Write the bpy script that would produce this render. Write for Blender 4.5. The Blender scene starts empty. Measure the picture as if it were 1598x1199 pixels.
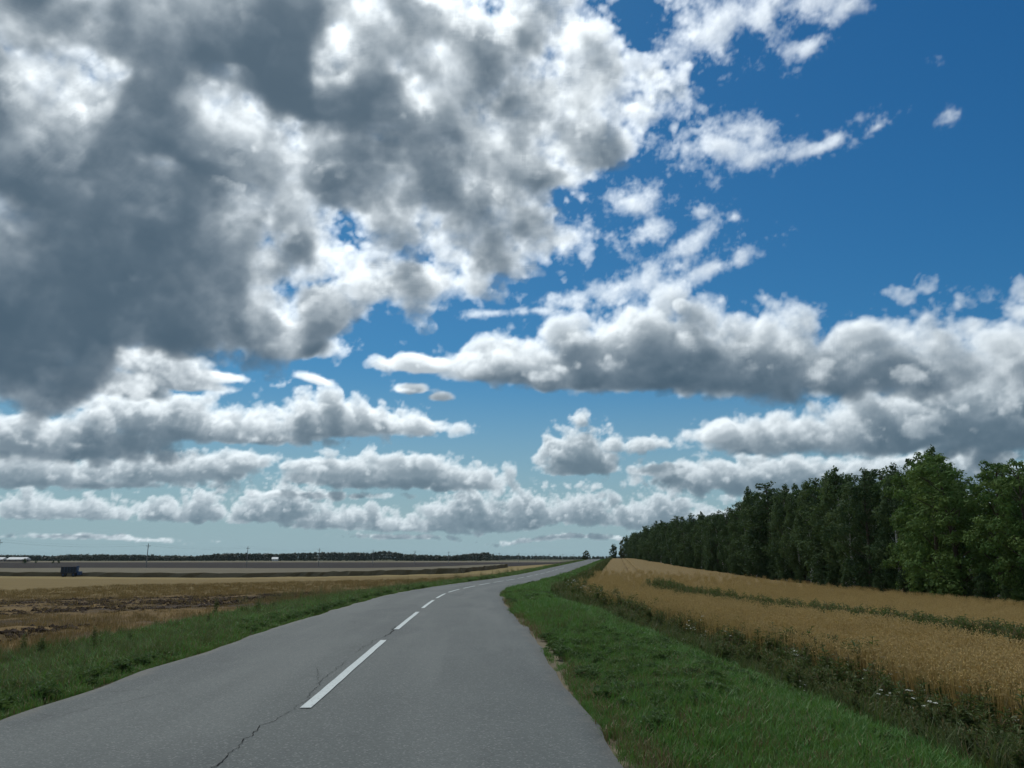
import bpy, bmesh, math, random
import numpy as np
from mathutils import Vector, Matrix, noise as mnoise

# ------------------------------------------------------------------ camera
scene = bpy.context.scene
scene.render.engine = 'CYCLES'
col = scene.collection
CAM_H = 1.45
PITCH = 12.7
cam_data = bpy.data.cameras.new('camera')
cam_data.sensor_fit = 'HORIZONTAL'
cam_data.sensor_width = 36.0
cam_data.lens = 27.03
cam_data.clip_start = 0.1
cam_data.clip_end = 40000.0
cam = bpy.data.objects.new('camera', cam_data)
cam.location = (0.0, 0.0, CAM_H)
cam.rotation_euler = (math.radians(90.0 + PITCH), 0.0, 0.0)
col.objects.link(cam)
scene.camera = cam

# ------------------------------------------------------------------ exposure / renderer
scene.view_settings.view_transform = 'Standard'
scene.view_settings.look = 'None'
scene.view_settings.exposure = 0.0
scene.view_settings.gamma = 1.0
scene.view_settings.use_curve_mapping = False
scene.cycles.use_denoising = True
scene.cycles.use_adaptive_sampling = True
scene.cycles.adaptive_threshold = 0.02
scene.cycles.max_bounces = 5
scene.cycles.diffuse_bounces = 2
scene.cycles.glossy_bounces = 1
scene.cycles.transmission_bounces = 3
scene.cycles.transparent_max_bounces = 8
scene.cycles.volume_bounces = 1
scene.render.film_transparent = False

# ------------------------------------------------------------------ sun
SUN_AZ = -20.0      # degrees, clockwise from straight ahead (+Y)
SUN_EL = 50.0
sun_data = bpy.data.lights.new('sun', 'SUN')
sun_data.energy = 2.2
sun_data.angle = math.radians(11.0)
sun_data.color = (1.0, 0.98, 0.90)
sun = bpy.data.objects.new('sun', sun_data)
sdir = Vector((math.sin(math.radians(SUN_AZ)) * math.cos(math.radians(SUN_EL)),
               math.cos(math.radians(SUN_AZ)) * math.cos(math.radians(SUN_EL)),
               math.sin(math.radians(SUN_EL))))
sun.rotation_euler = sdir.to_track_quat('Z', 'Y').to_euler()
sun.location = (0, 0, 60)
col.objects.link(sun)


# ------------------------------------------------------------------ small node language
class N:
    """wraps a float / vector / colour output socket so that formulas can be written as python"""
    tree = None

    def __init__(self, s):
        self.s = s

    @staticmethod
    def node(kind, **props):
        n = N.tree.nodes.new(kind)
        for k, v in props.items():
            setattr(n, k, v)
        return n

    @staticmethod
    def put(v, sock):
        if isinstance(v, N):
            N.tree.links.new(v.s, sock)
        else:
            sock.default_value = v

    @staticmethod
    def math(op, *a, clamp=False):
        n = N.node('ShaderNodeMath', operation=op, use_clamp=clamp)
        for i, v in enumerate(a):
            N.put(v, n.inputs[i])
        return N(n.outputs[0])

    @staticmethod
    def vmath(op, *a, scale=None):
        n = N.node('ShaderNodeVectorMath', operation=op)
        for i, v in enumerate(a):
            N.put(v, n.inputs[i])
        if scale is not None:
            N.put(scale, n.inputs['Scale'])
        return N(n.outputs['Value'] if op in ('DOT_PRODUCT', 'LENGTH', 'DISTANCE') else n.outputs[0])

    def __add__(self, o): return N.math('ADD', self, o)
    __radd__ = __add__
    def __mul__(self, o): return N.math('MULTIPLY', self, o)
    __rmul__ = __mul__
    def __sub__(self, o): return N.math('SUBTRACT', self, o)
    def __rsub__(self, o): return N.math('SUBTRACT', o, self)
    def __truediv__(self, o): return N.math('DIVIDE', self, o)


def nmax(a, b): return N.math('MAXIMUM', a, b)
def nmin(a, b): return N.math('MINIMUM', a, b)
def clamp01(a): return N.math('ADD', a, 0.0, clamp=True)


def sstep(v, a, b, lo=0.0, hi=1.0):
    n = N.node('ShaderNodeMapRange', interpolation_type='SMOOTHSTEP')
    N.put(v, n.inputs['Value'])
    for k, x in (('From Min', a), ('From Max', b), ('To Min', lo), ('To Max', hi)):
        N.put(x, n.inputs[k])
    return N(n.outputs[0])


def lstep(v, a, b, lo=0.0, hi=1.0):
    n = N.node('ShaderNodeMapRange', interpolation_type='LINEAR', clamp=True)
    N.put(v, n.inputs['Value'])
    for k, x in (('From Min', a), ('From Max', b), ('To Min', lo), ('To Max', hi)):
        N.put(x, n.inputs[k])
    return N(n.outputs[0])


def fbm(vec, scale, detail=5.0, rough=0.55, lac=2.0, dist=0.0, color=False):
    n = N.node('ShaderNodeTexNoise', noise_dimensions='3D')
    n.normalize = True
    N.put(vec, n.inputs['Vector'])
    n.inputs['Scale'].default_value = scale
    n.inputs['Detail'].default_value = detail
    n.inputs['Roughness'].default_value = rough
    n.inputs['Lacunarity'].default_value = lac
    n.inputs['Distortion'].default_value = dist
    return N(n.outputs['Color'] if color else n.outputs[0])


def voro(vec, scale, detail=0.0, rough=0.5, feature='F1', smooth=None, out='Distance'):
    n = N.node('ShaderNodeTexVoronoi', voronoi_dimensions='3D', feature=feature)
    N.put(vec, n.inputs['Vector'])
    n.inputs['Scale'].default_value = scale
    if 'Detail' in n.inputs:
        n.inputs['Detail'].default_value = detail
        n.inputs['Roughness'].default_value = rough
    if smooth is not None:
        n.inputs['Smoothness'].default_value = smooth
    return N(n.outputs[out])


def mixc(f, a, b, blend='MIX'):
    n = N.node('ShaderNodeMix', data_type='RGBA', blend_type=blend)
    n.clamp_factor = True
    N.put(f, n.inputs[0])
    for v, i in ((a, 6), (b, 7)):
        if isinstance(v, N):
            N.tree.links.new(v.s, n.inputs[i])
        else:
            n.inputs[i].default_value = (v[0], v[1], v[2], 1.0)
    return N(n.outputs[2])


def mixf(f, a, b):
    n = N.node('ShaderNodeMix', data_type='FLOAT')
    n.clamp_factor = True
    N.put(f, n.inputs[0]); N.put(a, n.inputs[2]); N.put(b, n.inputs[3])
    return N(n.outputs[0])


def comb(x, y, z):
    n = N.node('ShaderNodeCombineXYZ')
    for i, v in enumerate((x, y, z)):
        N.put(v, n.inputs[i])
    return N(n.outputs[0])


def sep(v):
    n = N.node('ShaderNodeSeparateXYZ')
    N.put(v, n.inputs[0])
    return N(n.outputs[0]), N(n.outputs[1]), N(n.outputs[2])


# clouds: azimuth, elevation of the body, half width, half height up, down (degrees), tilt, weight
CLOUDS = {
    'row': [
        (-31.62, 2.42, 3.07, 1.74, 0.28, 0, 1.0),
        (-28.45, 2.58, 2.91, 1.39, 0.33, 0, 1.0),
        (-30.09, 2.78, 4.24, 0.96, 0.48, 0, 1.0),
        (-24.12, 2.93, 2.75, 1.27, 0.42, 0, 1.0),
        (-21.91, 2.72, 2.43, 1.99, 0.34, 0, 1.0),
        (-17.72, 2.53, 3.2, 2.04, 0.31, 0, 1.0),
        (-15.8, 2.83, 2.62, 2.88, 0.45, 0, 1.0),
        (-12.89, 2.14, 3.57, 1.63, 0.31, 0, 1.0),
        (-11.11, 2.61, 2.72, 1.09, 0.41, 0, 1.0),
        (-6.97, 2.18, 5.54, 1.2, 0.37, 0, 1.0),
        (-2.54, 2.52, 4.22, 3.08, 0.42, 0, 1.0),
        (-4.66, 3.2, 2.34, 1.21, 0.46, 0, 1.0),
        (0.99, 2.52, 3.76, 2.8, 0.46, 0, 1.0),
        (3.81, 2.65, 3.28, 1.39, 0.42, 0, 1.0),
        (5.44, 2.65, 2.8, 2.32, 0.55, 0, 1.0),
        (9.37, 2.49, 3.66, 1.83, 0.46, 0, 1.0),
        (11.65, 2.69, 2.71, 2.37, 0.63, 0, 1.0),
        (14.75, 2.21, 3.95, 1.52, 0.53, 0, 1.0),
        (18.23, 2.52, 4.66, 1.94, 0.61, 0, 1.0),
        (24.34, 2.3, 6.24, 1.86, 0.84, 0, 1.0),
        (29.92, 2.18, 5.65, 2.01, 0.8, 0, 1.0),
        (-8.33, 1.44, 4.12, 0.32, 0.18, 0, 0.8),
        (-27.93, 1.13, 5.84, 0.24, 0.16, 0, 0.8),
        (3.79, 1.36, 5.58, 0.28, 0.18, 0, 0.8),
    ],
    'low': [
        (-29.42, 4.76, 9.38, 0.49, 0.41, 0, 0.8),
        (-14.78, 4.24, 6.62, 0.36, 0.32, 0, 0.7),
        (-9.38, 5.38, 8.74, 2.33, 0.65, 0, 1.0),
        (-3.76, 5.77, 4.5, 1.6, 0.66, 0, 1.0),
        (-13.1, 6.33, 4.97, 0.83, 0.64, 0, 1.0),
        (-7.56, 6.67, 4.22, 1.13, 0.93, 0, 1.0),
        (-21.75, 5.82, 4.52, 1.49, 1.05, 0, 1.0),
        (-24.56, 5.48, 6.69, 1.71, 0.94, 0, 1.0),
        (-31.59, 5.13, 6.58, 1.6, 0.96, 0, 1.0),
        (-19.28, 6.49, 2.56, 0.98, 0.71, 0, 1.0),
        (5.05, 6.23, 3.31, 3.97, 0.47, 0, 1.0),
        (4.59, 7.51, 2.19, 2.08, 1.41, 0, 1.0),
        (7.22, 7.85, 1.42, 0.85, 0.56, 0, 1.0),
        (9.81, 8.08, 1.96, 0.7, 0.65, 0, 1.0),
        (14.94, 5.59, 6.65, 1.55, 1.18, 0, 1.0),
        (18.88, 5.7, 7.23, 1.43, 1.77, 0, 1.0),
        (22.62, 5.34, 6.48, 1.39, 1.73, 0, 1.0),
        (11.35, 6.14, 3.67, 0.93, 0.46, 0, 1.0),
        (28.45, 5.3, 7.37, 1.66, 1.65, 0, 1.0),
    ],
    'mid': [
        (-21.54, 8.25, 10.78, 2.65, 0.71, 0, 1.0),
        (-14.14, 8.83, 5.88, 3.05, 0.64, 0, 1.0),
        (-11.39, 9.16, 6.93, 2.05, 0.65, 0, 1.0),
        (-24.88, 8.92, 6.76, 2.42, 1.72, 0, 1.0),
        (-29.65, 6.89, 7.25, 2.47, 1.23, 0, 1.0),
        (-32.86, 7.06, 4.08, 1.99, 1.59, 0, 1.0),
        (-7.64, 9.54, 3.79, 0.85, 0.66, 0, 1.0),
        (20.33, 7.87, 8.01, 2.45, 0.98, 0, 1.0),
        (26.83, 7.92, 8.05, 3.39, 1.69, 0, 1.0),
        (32.68, 7.88, 6.85, 4.4, 2.39, 0, 1.0),
        (15.56, 8.54, 3.58, 1.37, 0.73, 0, 1.0),
        (30.36, 9.32, 5.42, 2.47, 2.46, 0, 1.0),
    ],
    'bank': [
        (7.83, 12.56, 10.46, 5.66, 0.85, 0, 1.0),
        (12.11, 12.64, 8.84, 5.95, 1.03, 0, 1.0),
        (2.5, 12.9, 5.85, 3.14, 0.76, 0, 1.0),
        (-1.42, 13.39, 5.38, 2.38, 0.95, 0, 1.0),
        (-6.81, 13.92, 4.6, 1.04, 0.76, 0, 1.0),
        (17.14, 12.13, 7.57, 5.68, 1.28, 0, 1.0),
        (23.19, 11.9, 7.84, 4.38, 1.58, 0, 0.75),
        (29.19, 12.16, 7.49, 4.57, 2.5, 0, 0.6),
        (34.24, 12.14, 4.72, 4.33, 3.16, 0, 0.55),
        (9.85, 15.32, 5.75, 3.27, 2.35, 0, 1.0),
        (-23.56, 12.31, 4.53, 1.14, 0.7, 0, 1.0),
        (-27.1, 11.32, 3.88, 1.44, 0.94, 0, 1.0),
        (-25.29, 13.24, 4.43, 1.55, 1.12, 0, 1.0),
        (-21.5, 12.94, 2.98, 0.62, 0.53, 0, 1.0),
        (-7.0, 12.02, 1.64, 0.76, 0.38, 0, 0.7),
        (-5.29, 11.43, 1.45, 0.57, 0.38, 0, 0.7),
        (-14.35, 12.66, 1.66, 0.46, 0.37, -14, 0.7),
    ],
    'frag': [
        (16.47, 35.76, 4.5, 3.03, 2.77, 0, 1.0),
        (19.05, 36.53, 4.4, 2.23, 1.92, 0, 1.0),
        (15.3, 37.09, 2.29, 1.88, 1.94, 0, 1.0),
        (23.86, 36.2, 5.05, 1.81, 1.49, 0, 1.0),
        (23.11, 33.78, 2.66, 0.91, 0.92, 12, 1.0),
        (27.02, 35.67, 3.93, 1.43, 1.09, 15, 0.8),
        (7.96, 38.01, 1.08, 1.68, 1.41, 0, 0.6),
        (15.93, 28.77, 4.61, 1.76, 1.88, 0, 1.0),
        (16.97, 29.58, 3.86, 1.49, 2.11, 0, 1.0),
        (19.22, 27.78, 4.67, 1.09, 1.18, 14, 1.0),
        (23.4, 27.95, 3.99, 0.89, 0.82, 15, 1.0),
        (27.36, 27.99, 2.08, 0.63, 0.55, 12, 0.8),
        (32.16, 27.61, 0.99, 0.75, 0.61, 0, 0.7),
        (9.77, 25.57, 3.51, 1.33, 1.53, 10, 1.0),
        (8.28, 26.03, 2.53, 1.07, 0.9, 0, 0.8),
        (10.17, 23.11, 3.07, 1.63, 1.55, 20, 1.0),
        (14.08, 22.89, 3.37, 0.98, 1.26, 30, 1.0),
        (14.92, 24.69, 1.73, 0.7, 0.62, 0, 0.7),
        (17.41, 24.02, 1.03, 0.52, 0.44, 0, 0.8),
        (10.53, 19.96, 7.28, 1.56, 1.58, 18, 1.0),
        (5.05, 18.79, 5.46, 1.03, 1.23, 14, 1.0),
        (14.9, 20.55, 5.19, 0.9, 0.91, 14, 1.0),
        (2.55, 17.9, 3.49, 0.66, 0.66, 0, 1.0),
        (-1.45, 17.81, 2.99, 0.57, 0.57, 0, 0.8),
        (-5.94, 18.29, 1.98, 0.42, 0.38, 0, 0.7),
        (4.13, 23.24, 2.24, 1.37, 1.57, 20, 0.8),
        (11.6, 31.86, 2.55, 2.06, 1.9, 0, 0.6),
        (9.95, 29.66, 2.04, 1.11, 0.95, 0, 0.6),
        (34.02, 15.81, 2.41, 0.63, 0.55, 0, 0.6),
        (31.12, 31.03, 1.03, 0.44, 0.44, 0, 0.5),
        (-13.57, 15.5, 1.41, 0.42, 0.37, 0, 0.8),
    ],
    'deck': [
        (-28.47, 23.86, 18.31, 12.47, 10.42, 0, 0.9),
        (-36.87, 28.78, 10.4, 8.66, 7.36, 0, 1.0),
        (-12.5, 31.36, 16.32, 10.11, 8.74, 0, 0.85),
        (-21.72, 34.9, 19.31, 7.16, 5.53, 0, 1.0),
        (-29.7, 17.37, 12.52, 6.49, 4.57, 0, 1.0),
        (-33.5, 12.24, 7.56, 5.55, 3.19, 0, 1.0),
        (-5.6, 25.25, 7.62, 5.3, 3.67, 0, 0.65),
        (-18.26, 16.61, 4.94, 3.59, 2.26, 0, 1.0),
        (-5.92, 36.76, 12.21, 5.3, 4.5, 0, 0.6),
        (0.05, 34.07, 8.0, 5.18, 3.82, 0, 0.62),
        (2.78, 36.88, 3.8, 3.84, 3.67, 0, 0.55),
        (6.43, 32.86, 5.26, 2.47, 2.12, 0, 0.4),
        (9.81, 32.01, 3.1, 1.86, 1.69, 0, 0.35),
        (3.22, 30.64, 6.29, 2.97, 2.18, 0, 0.5),
        (-0.99, 28.05, 6.23, 3.91, 3.61, 0, 0.6),
        (-1.99, 22.82, 4.57, 2.75, 1.86, 0, 0.45),
        (1.08, 24.9, 3.6, 2.71, 2.76, 0, 0.45),
        (-7.99, 20.56, 6.42, 2.31, 1.86, 0, 0.6),
        (-14.67, 18.29, 2.81, 2.28, 2.3, 0, 0.9),
        (-15.89, 15.43, 2.75, 1.37, 1.1, 0, 1.0),
        (2.14, 28.48, 4.69, 1.75, 1.33, 0, 0.9),
        (5.55, 29.48, 3.12, 1.3, 1.32, 0, 0.8),
    ],
    'deck_mod': [
        (-35.43, 30.17, 2.51, 2.1, 2.16, 0, -0.78),
        (-33.03, 28.2, 1.87, 1.66, 1.69, -30, -0.78),
        (-36.34, 32.27, 2.85, 1.69, 1.74, 0, -0.54),
        (-29.58, 32.58, 2.46, 1.64, 1.49, 0, -0.78),
        (-23.32, 32.32, 2.72, 1.54, 1.57, -20, -0.78),
        (-21.72, 32.74, 1.39, 1.55, 1.58, 0, -0.62),
        (-14.53, 35.03, 1.52, 1.76, 1.8, 0, -0.85),
        (-10.37, 35.06, 1.83, 1.19, 1.22, 0, -0.78),
        (-5.88, 35.56, 2.14, 1.59, 1.63, 0, -0.62),
        (-18.97, 28.67, 2.82, 1.24, 1.68, 10, -0.78),
        (-12.43, 30.18, 4.53, 0.84, 1.02, 0, -0.7),
        (-5.79, 32.47, 2.64, 1.66, 1.7, 0, -0.62),
        (-19.39, 25.26, 2.31, 0.68, 0.78, 0, -0.93),
        (-14.11, 25.04, 2.43, 0.88, 0.98, 0, -0.62),
        (-15.38, 22.19, 2.37, 0.72, 0.63, 0, -0.62),
        (-11.48, 21.65, 2.44, 0.73, 0.82, 0, -0.62),
        (-8.19, 26.48, 3.05, 1.77, 1.8, 0, -0.62),
        (-10.09, 23.66, 2.98, 1.35, 1.37, 0, -0.46),
        (-7.56, 22.89, 3.51, 1.37, 1.38, 0, -0.46),
        (-26.65, 26.3, 2.51, 0.8, 0.81, 0, -0.46),
        (-31.25, 23.69, 6.08, 0.79, 0.79, 0, -0.31),
        (-4.14, 29.31, 2.61, 1.73, 1.76, 0, -0.62),
        (-0.48, 31.11, 3.17, 1.7, 1.74, 0, -0.78),
        (3.79, 33.18, 3.19, 2.47, 2.55, 0, -0.46),
        (6.88, 30.5, 2.08, 1.7, 1.74, 0, -0.46),
        (-17.87, 17.56, 2.72, 1.8, 1.81, 0, -0.46),
        (-30.3, 12.66, 7.35, 0.58, 0.83, 0, -0.39),
        (-20.83, 35.65, 6.66, 2.23, 1.92, 0, 0.19),
        (-12.55, 32.19, 6.58, 1.48, 1.5, 0, 0.22),
        (-12.8, 27.9, 4.47, 1.55, 1.75, 0, 0.22),
        (-10.31, 28.54, 4.55, 1.72, 1.75, 0, 0.17),
        (-30.73, 25.82, 7.76, 2.31, 2.36, 0, 0.17),
        (-25.76, 17.97, 12.19, 2.55, 3.86, 0, 0.28),
        (-32.85, 15.6, 7.07, 2.39, 2.41, 0, 0.22),
        (-30.74, 10.11, 5.76, 1.64, 1.23, 0, 0.22),
        (-13.07, 23.88, 4.38, 1.34, 1.35, 0, 0.17),
        (-23.86, 28.9, 5.3, 1.99, 2.45, 0, 0.17),
        (-5.31, 34.37, 3.2, 1.62, 1.66, 0, 0.11),
        (-9.01, 21.43, 4.45, 1.38, 0.92, 0, 0.11),
    ],
}
# ------------------------------------------------------------------ clouds: light marched through a density field
from concurrent.futures import ThreadPoolExecutor
RNG = np.random.default_rng(11)
TN = 160


def noise_tile(n, billow, lac_rough=0.55, first=5.0, octs=5, seed=1):
    """tileable 3D noise; octaves are band-passed white noise, folded into billows by the given share"""
    r = np.random.default_rng(seed)
    k = np.fft.fftfreq(n, 1.0 / n).astype(np.float32)
    kz = np.fft.rfftfreq(n, 1.0 / n).astype(np.float32)
    kk = np.sqrt(k[:, None, None] ** 2 + k[None, :, None] ** 2 + kz[None, None, :] ** 2)
    w = np.fft.rfftn(r.standard_normal((n, n, n)).astype(np.float32))
    acc = np.zeros((n, n, n), np.float32)
    amp = 1.0
    f = first
    for o in range(octs):
        band = np.exp(-0.5 * ((kk - f) / (0.38 * f)) ** 2).astype(np.float32)
        g = np.fft.irfftn(w * band, s=(n, n, n)).astype(np.float32)
        g /= g.std()
        b = (np.abs(g) - 0.8) * 1.3
        acc += amp * ((1 - billow) * g + billow * b)
        amp *= lac_rough
        f *= 2.0
        if f > n * 0.3:
            break
    acc /= acc.std()
    return acc


def tri(tile, x, y, z):
    n = tile.shape[0]
    fl = tile.ravel()
    xi = np.floor(x); yi = np.floor(y); zi = np.floor(z)
    fx = x - xi; fy = y - yi; fz = z - zi
    x0 = xi.astype(np.int32) % n; y0 = yi.astype(np.int32) % n; z0 = zi.astype(np.int32) % n
    x1 = x0 + 1; x1[x1 == n] = 0
    y1 = y0 + 1; y1[y1 == n] = 0
    z1 = z0 + 1; z1[z1 == n] = 0
    x0 *= n * n; x1 *= n * n; y0 *= n; y1 *= n
    a = x0 + y0; b = x0 + y1; c = x1 + y0; d = x1 + y1
    gz = 1 - fz
    v00 = fl[a + z0] * gz + fl[a + z1] * fz
    v01 = fl[b + z0] * gz + fl[b + z1] * fz
    v10 = fl[c + z0] * gz + fl[c + z1] * fz
    v11 = fl[d + z0] * gz + fl[d + z1] * fz
    v0 = v00 + (v01 - v00) * fy
    v1 = v10 + (v11 - v10) * fy
    return v0 + (v1 - v0) * fx


def near(tile, x, y, z):
    n = tile.shape[0]
    xi = x.astype(np.int32) % n; yi = y.astype(np.int32) % n; zi = z.astype(np.int32) % n
    return tile.ravel()[(xi * n + yi) * n + zi]


TILE_C = noise_tile(TN, 0.75, 0.50, 5.0, 5, 3)     # cauliflower
TILE_S = noise_tile(TN, 0.25, 0.53, 4.0, 5, 8)     # soft

MAP_A0, MAP_A1, MAP_E0, MAP_E1, MAP_D = -50.0, 50.0, -3.0, 50.0, 0.1
ma = np.arange(MAP_A0, MAP_A1, MAP_D, dtype=np.float32)
me = np.arange(MAP_E0, MAP_E1, MAP_D, dtype=np.float32)
MA, ME = np.meshgrid(ma, me, indexing='ij')


def field_map(blobs, mod=(), bias=0.0, kmax=0.10, warp=0.0, wfreq=0.5, wseed=0):
    A, E = MA, ME
    if warp:
        o = wseed * 13.7
        A = A + warp * tri(TILE_S, MA * wfreq * 4 + o, ME * wfreq * 5 + 3.1, np.zeros_like(MA) + 5 + o)
        E = E + 0.55 * warp * tri(TILE_S, MA * wfreq * 4 + 50, ME * wfreq * 5 + 31.7 + o, np.zeros_like(MA) + 40)
    f = None
    for (a0, e0, ra, ru, rd, rot, wgt) in blobs:
        dx = A - a0
        dy = E - e0
        if rot:
            c, s = math.cos(math.radians(rot)), math.sin(math.radians(rot))
            dx, dy = dx * c + dy * s, dy * c - dx * s
        q = np.sqrt((dx / ra) ** 2 + np.maximum(dy / ru, -dy / rd) ** 2)
        fb = wgt * (1 - q)
        if f is None:
            f = fb
        else:
            h = np.maximum(kmax - np.abs(f - fb), 0) / kmax
            f = np.maximum(f, fb) + h * h * h * kmax / 6
    f = f - bias
    f_in = f
    for (a0, e0, ra, ru, rd, rot, wgt) in mod:
        dx = A - a0
        dy = E - e0
        if rot:
            c, s = math.cos(math.radians(rot)), math.sin(math.radians(rot))
            dx, dy = dx * c + dy * s, dy * c - dx * s
        q = (dx / ra) ** 2 + np.maximum(dy / ru, -dy / rd) ** 2
        f = f + wgt * np.exp(-1.2 * q)
    f = np.maximum(f, np.minimum(f_in, 0.27))      # thin places stay veiled
    return np.clip(f, -1.5, 1.0).astype(np.float32)


def map_get(m, az, el):
    i = np.clip((az - MAP_A0) / MAP_D, 0, m.shape[0] - 1.001)
    j = np.clip((el - MAP_E0) / MAP_D, 0, m.shape[1] - 1.001)
    i0 = i.astype(np.int32); j0 = j.astype(np.int32)
    fi = i - i0; fj = j - j0
    w = m.shape[1]; fl = m.ravel(); k = i0 * w + j0
    return (fl[k] * (1 - fi) + fl[k + w] * fi) * (1 - fj) + (fl[k + 1] * (1 - fi) + fl[k + w + 1] * fi) * fj


DEG = 180.0 / math.pi
SD = np.array(tuple(sdir), np.float32)

# layer: noise wavelength (rad), depth (rad), noise amount, extinction, light reach, steps
LAYERS = [
    # name   tile     lam    rz    amp   k     reach  n   fine  air  warp bias sharp
    ('deck', TILE_S, 0.112, 0.12, 0.20, 44.0, 0.13, 22, 0.048, 0.00, 0.6, 0.09, 2.8),
    ('frag', TILE_S, 0.055, 0.040, 0.23, 20.0, 0.05, 14, 0.11, 0.00, 0.4, 0.33, 1.7),
    ('bank', TILE_C, 0.095, 0.08, 0.155, 60.0, 0.12, 28, 0.036, 0.03, 0.35, 0.12, 3.2),
    ('mid', TILE_C, 0.066, 0.06, 0.16, 85.0, 0.10, 26, 0.040, 0.12, 0.25, 0.16, 3.2),
    ('low', TILE_C, 0.046, 0.04, 0.16, 115.0, 0.07, 22, 0.040, 0.24, 0.2, 0.15, 3.2),
    ('row', TILE_C, 0.036, 0.03, 0.19, 130.0, 0.05, 18, 0.05, 0.34, 0.2, 0.15, 3.6),
]
SH_T = np.array([0.06, 0.16, 0.32, 0.58, 1.0], np.float32)
SH_W = np.array([0.11, 0.13, 0.21, 0.34, 0.5], np.float32)


def march(layer_i, fmap, D, az, el):
    """returns opacity, sunlight and skylight scattered to the eye along directions D (n,3)"""
    name, tile, lam, rz, amp, kext, reach, ns, fine, air, warp, bias, sharp = LAYERS[layer_i]
    near_from = 0.6 if tile is TILE_S else 0.2
    n = len(D)
    f2 = map_get(fmap, az, el)
    act = np.nonzero(f2 > -(amp + fine) * 2.5)[0]
    T = np.ones(n, np.float32); S = np.zeros(n, np.float32); A = np.zeros(n, np.float32)
    if not len(act):
        return T, S, A
    d = D[act]; q2 = 1 - f2[act]
    sc = TILE_FREQ[id(tile)] / lam          # tile texels per unit
    off = 17.3 * (layer_i + 1)
    R = rz * 1.25
    dr = 2 * R / ns
    t = np.ones(len(act), np.float32); s_acc = np.zeros_like(t); a_acc = np.zeros_like(t)
    cs = d @ SD
    # forward scattering towards the eye when looking near the sun
    ph = 0.74 + 0.9 * np.clip((cs - 0.55) / 0.45, 0, 1) ** 2

    def dens(P, q, r, exact=True):
        b = 1 - np.sqrt(q * q + (r / rz) ** 2)
        fn = tri if exact else near
        nz = fn(tile, P[:, 0] * sc + off, P[:, 1] * sc + off, P[:, 2] * sc * 1.15 + off)
        v = b + amp * np.minimum(nz, 2.5)
        if exact:
            m = np.nonzero((v > -fine * 2.2))[0]
            if len(m):
                s2 = sc * 4.7
                v[m] += fine * np.minimum(tri(tile, P[m, 0] * s2, P[m, 1] * s2 + off, P[m, 2] * s2), 2.5)
        return np.clip(v * sharp, 0, 1)

    for k in range(ns):
        r = -R + (k + 0.5) * dr
        live = np.nonzero((t > 0.01) & (q2 < 1 + (amp + fine) * 2.5))[0]
        if not len(live):
            break
        P = d[live] * np.float32(1 + r)
        ro = dens(P, q2[live], r)
        h = np.nonzero(ro > 0.004)[0]
        if not len(h):
            continue
        L = live[h]; P = P[h]; ro = ro[h]
        tau = np.zeros(len(h), np.float32)
        for st, wt_ in zip(SH_T, SH_W):
            Q = P + SD * (st * reach)
            rho = np.sqrt((Q * Q).sum(1))
            az2 = np.arctan2(Q[:, 0], Q[:, 1]) * DEG
            el2 = np.arcsin(np.clip(Q[:, 2] / rho, -1, 1)) * DEG
            qq = 1 - map_get(fmap, az2, el2)
            tau += dens(Q, qq, rho - 1, st < near_from) * (wt_ * reach * kext)
        a = 1 - np.exp(-ro * kext * dr)
        li = 0.82 * np.exp(-0.72 * tau) + 0.18 * np.exp(-0.27 * tau)
        w = t[L] * a
        s_acc[L] += w * li * ph[L]
        a_acc[L] += w * np.exp(-0.045 * tau)
        t[L] *= 1 - a
    T[act] = t; S[act] = s_acc; A[act] = a_acc
    return T, S, A


CLOUD_REV = 11
TILE_FREQ = {id(TILE_C): TN / 5.0, id(TILE_S): TN / 4.0}


def clouds(az, el, chunk=6000):
    """az, el in degrees (flat arrays) -> cover, sunlight, skylight, air"""
    az = az.astype(np.float32); el = el.astype(np.float32)
    ca = np.cos(el / DEG)
    D = np.stack([np.sin(az / DEG) * ca, np.cos(az / DEG) * ca, np.sin(el / DEG)], 1).astype(np.float32)
    maps = [field_map(CLOUDS[l[0]], CLOUDS.get(l[0] + '_mod', ()), l[11], warp=l[10], wfreq=1.6 / (l[2] * DEG), wseed=i) for i, l in enumerate(LAYERS)]
    n = len(az)
    T = np.ones(n, np.float32); S = np.zeros(n, np.float32); A = np.zeros(n, np.float32); H = np.zeros(n, np.float32)

    def job(a):
        sl = slice(a, min(n, a + chunk))
        for i, l in enumerate(LAYERS):
            t, s, am = march(i, maps[i], D[sl], az[sl], el[sl])
            S[sl] += T[sl] * s
            A[sl] += T[sl] * am
            H[sl] += T[sl] * (1 - t) * l[9]
            T[sl] *= t
    with ThreadPoolExecutor(4) as ex:
        list(ex.map(job, range(0, n, chunk)))
    return 1 - T, S, A, H


# ------------------------------------------------------------------ world: clear sky
world = bpy.data.worlds.new('World')
scene.world = world
world.use_nodes = True
wt = world.node_tree
wt.nodes.clear()
N.tree = wt
w_out = N.node('ShaderNodeOutputWorld')
w_bg = N.node('ShaderNodeBackground')
w_bg.inputs['Strength'].default_value = 0.1
wt.links.new(w_bg.outputs[0], w_out.inputs[0])
sky = N.node('ShaderNodeTexSky', sky_type='NISHITA', sun_disc=False)
sky.sun_elevation = math.radians(SUN_EL)
sky.sun_rotation = math.radians(SUN_AZ)
sky.air_density = 1.0
sky.dust_density = 0.3
sky.ozone_density = 1.5
tc = N.node('ShaderNodeTexCoord')
Dx, Dy, Dz = sep(N.vmath('NORMALIZE', N(tc.outputs['Generated'])))
EL = N.math('ARCSINE', Dz) * (180.0 / math.pi)
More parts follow.
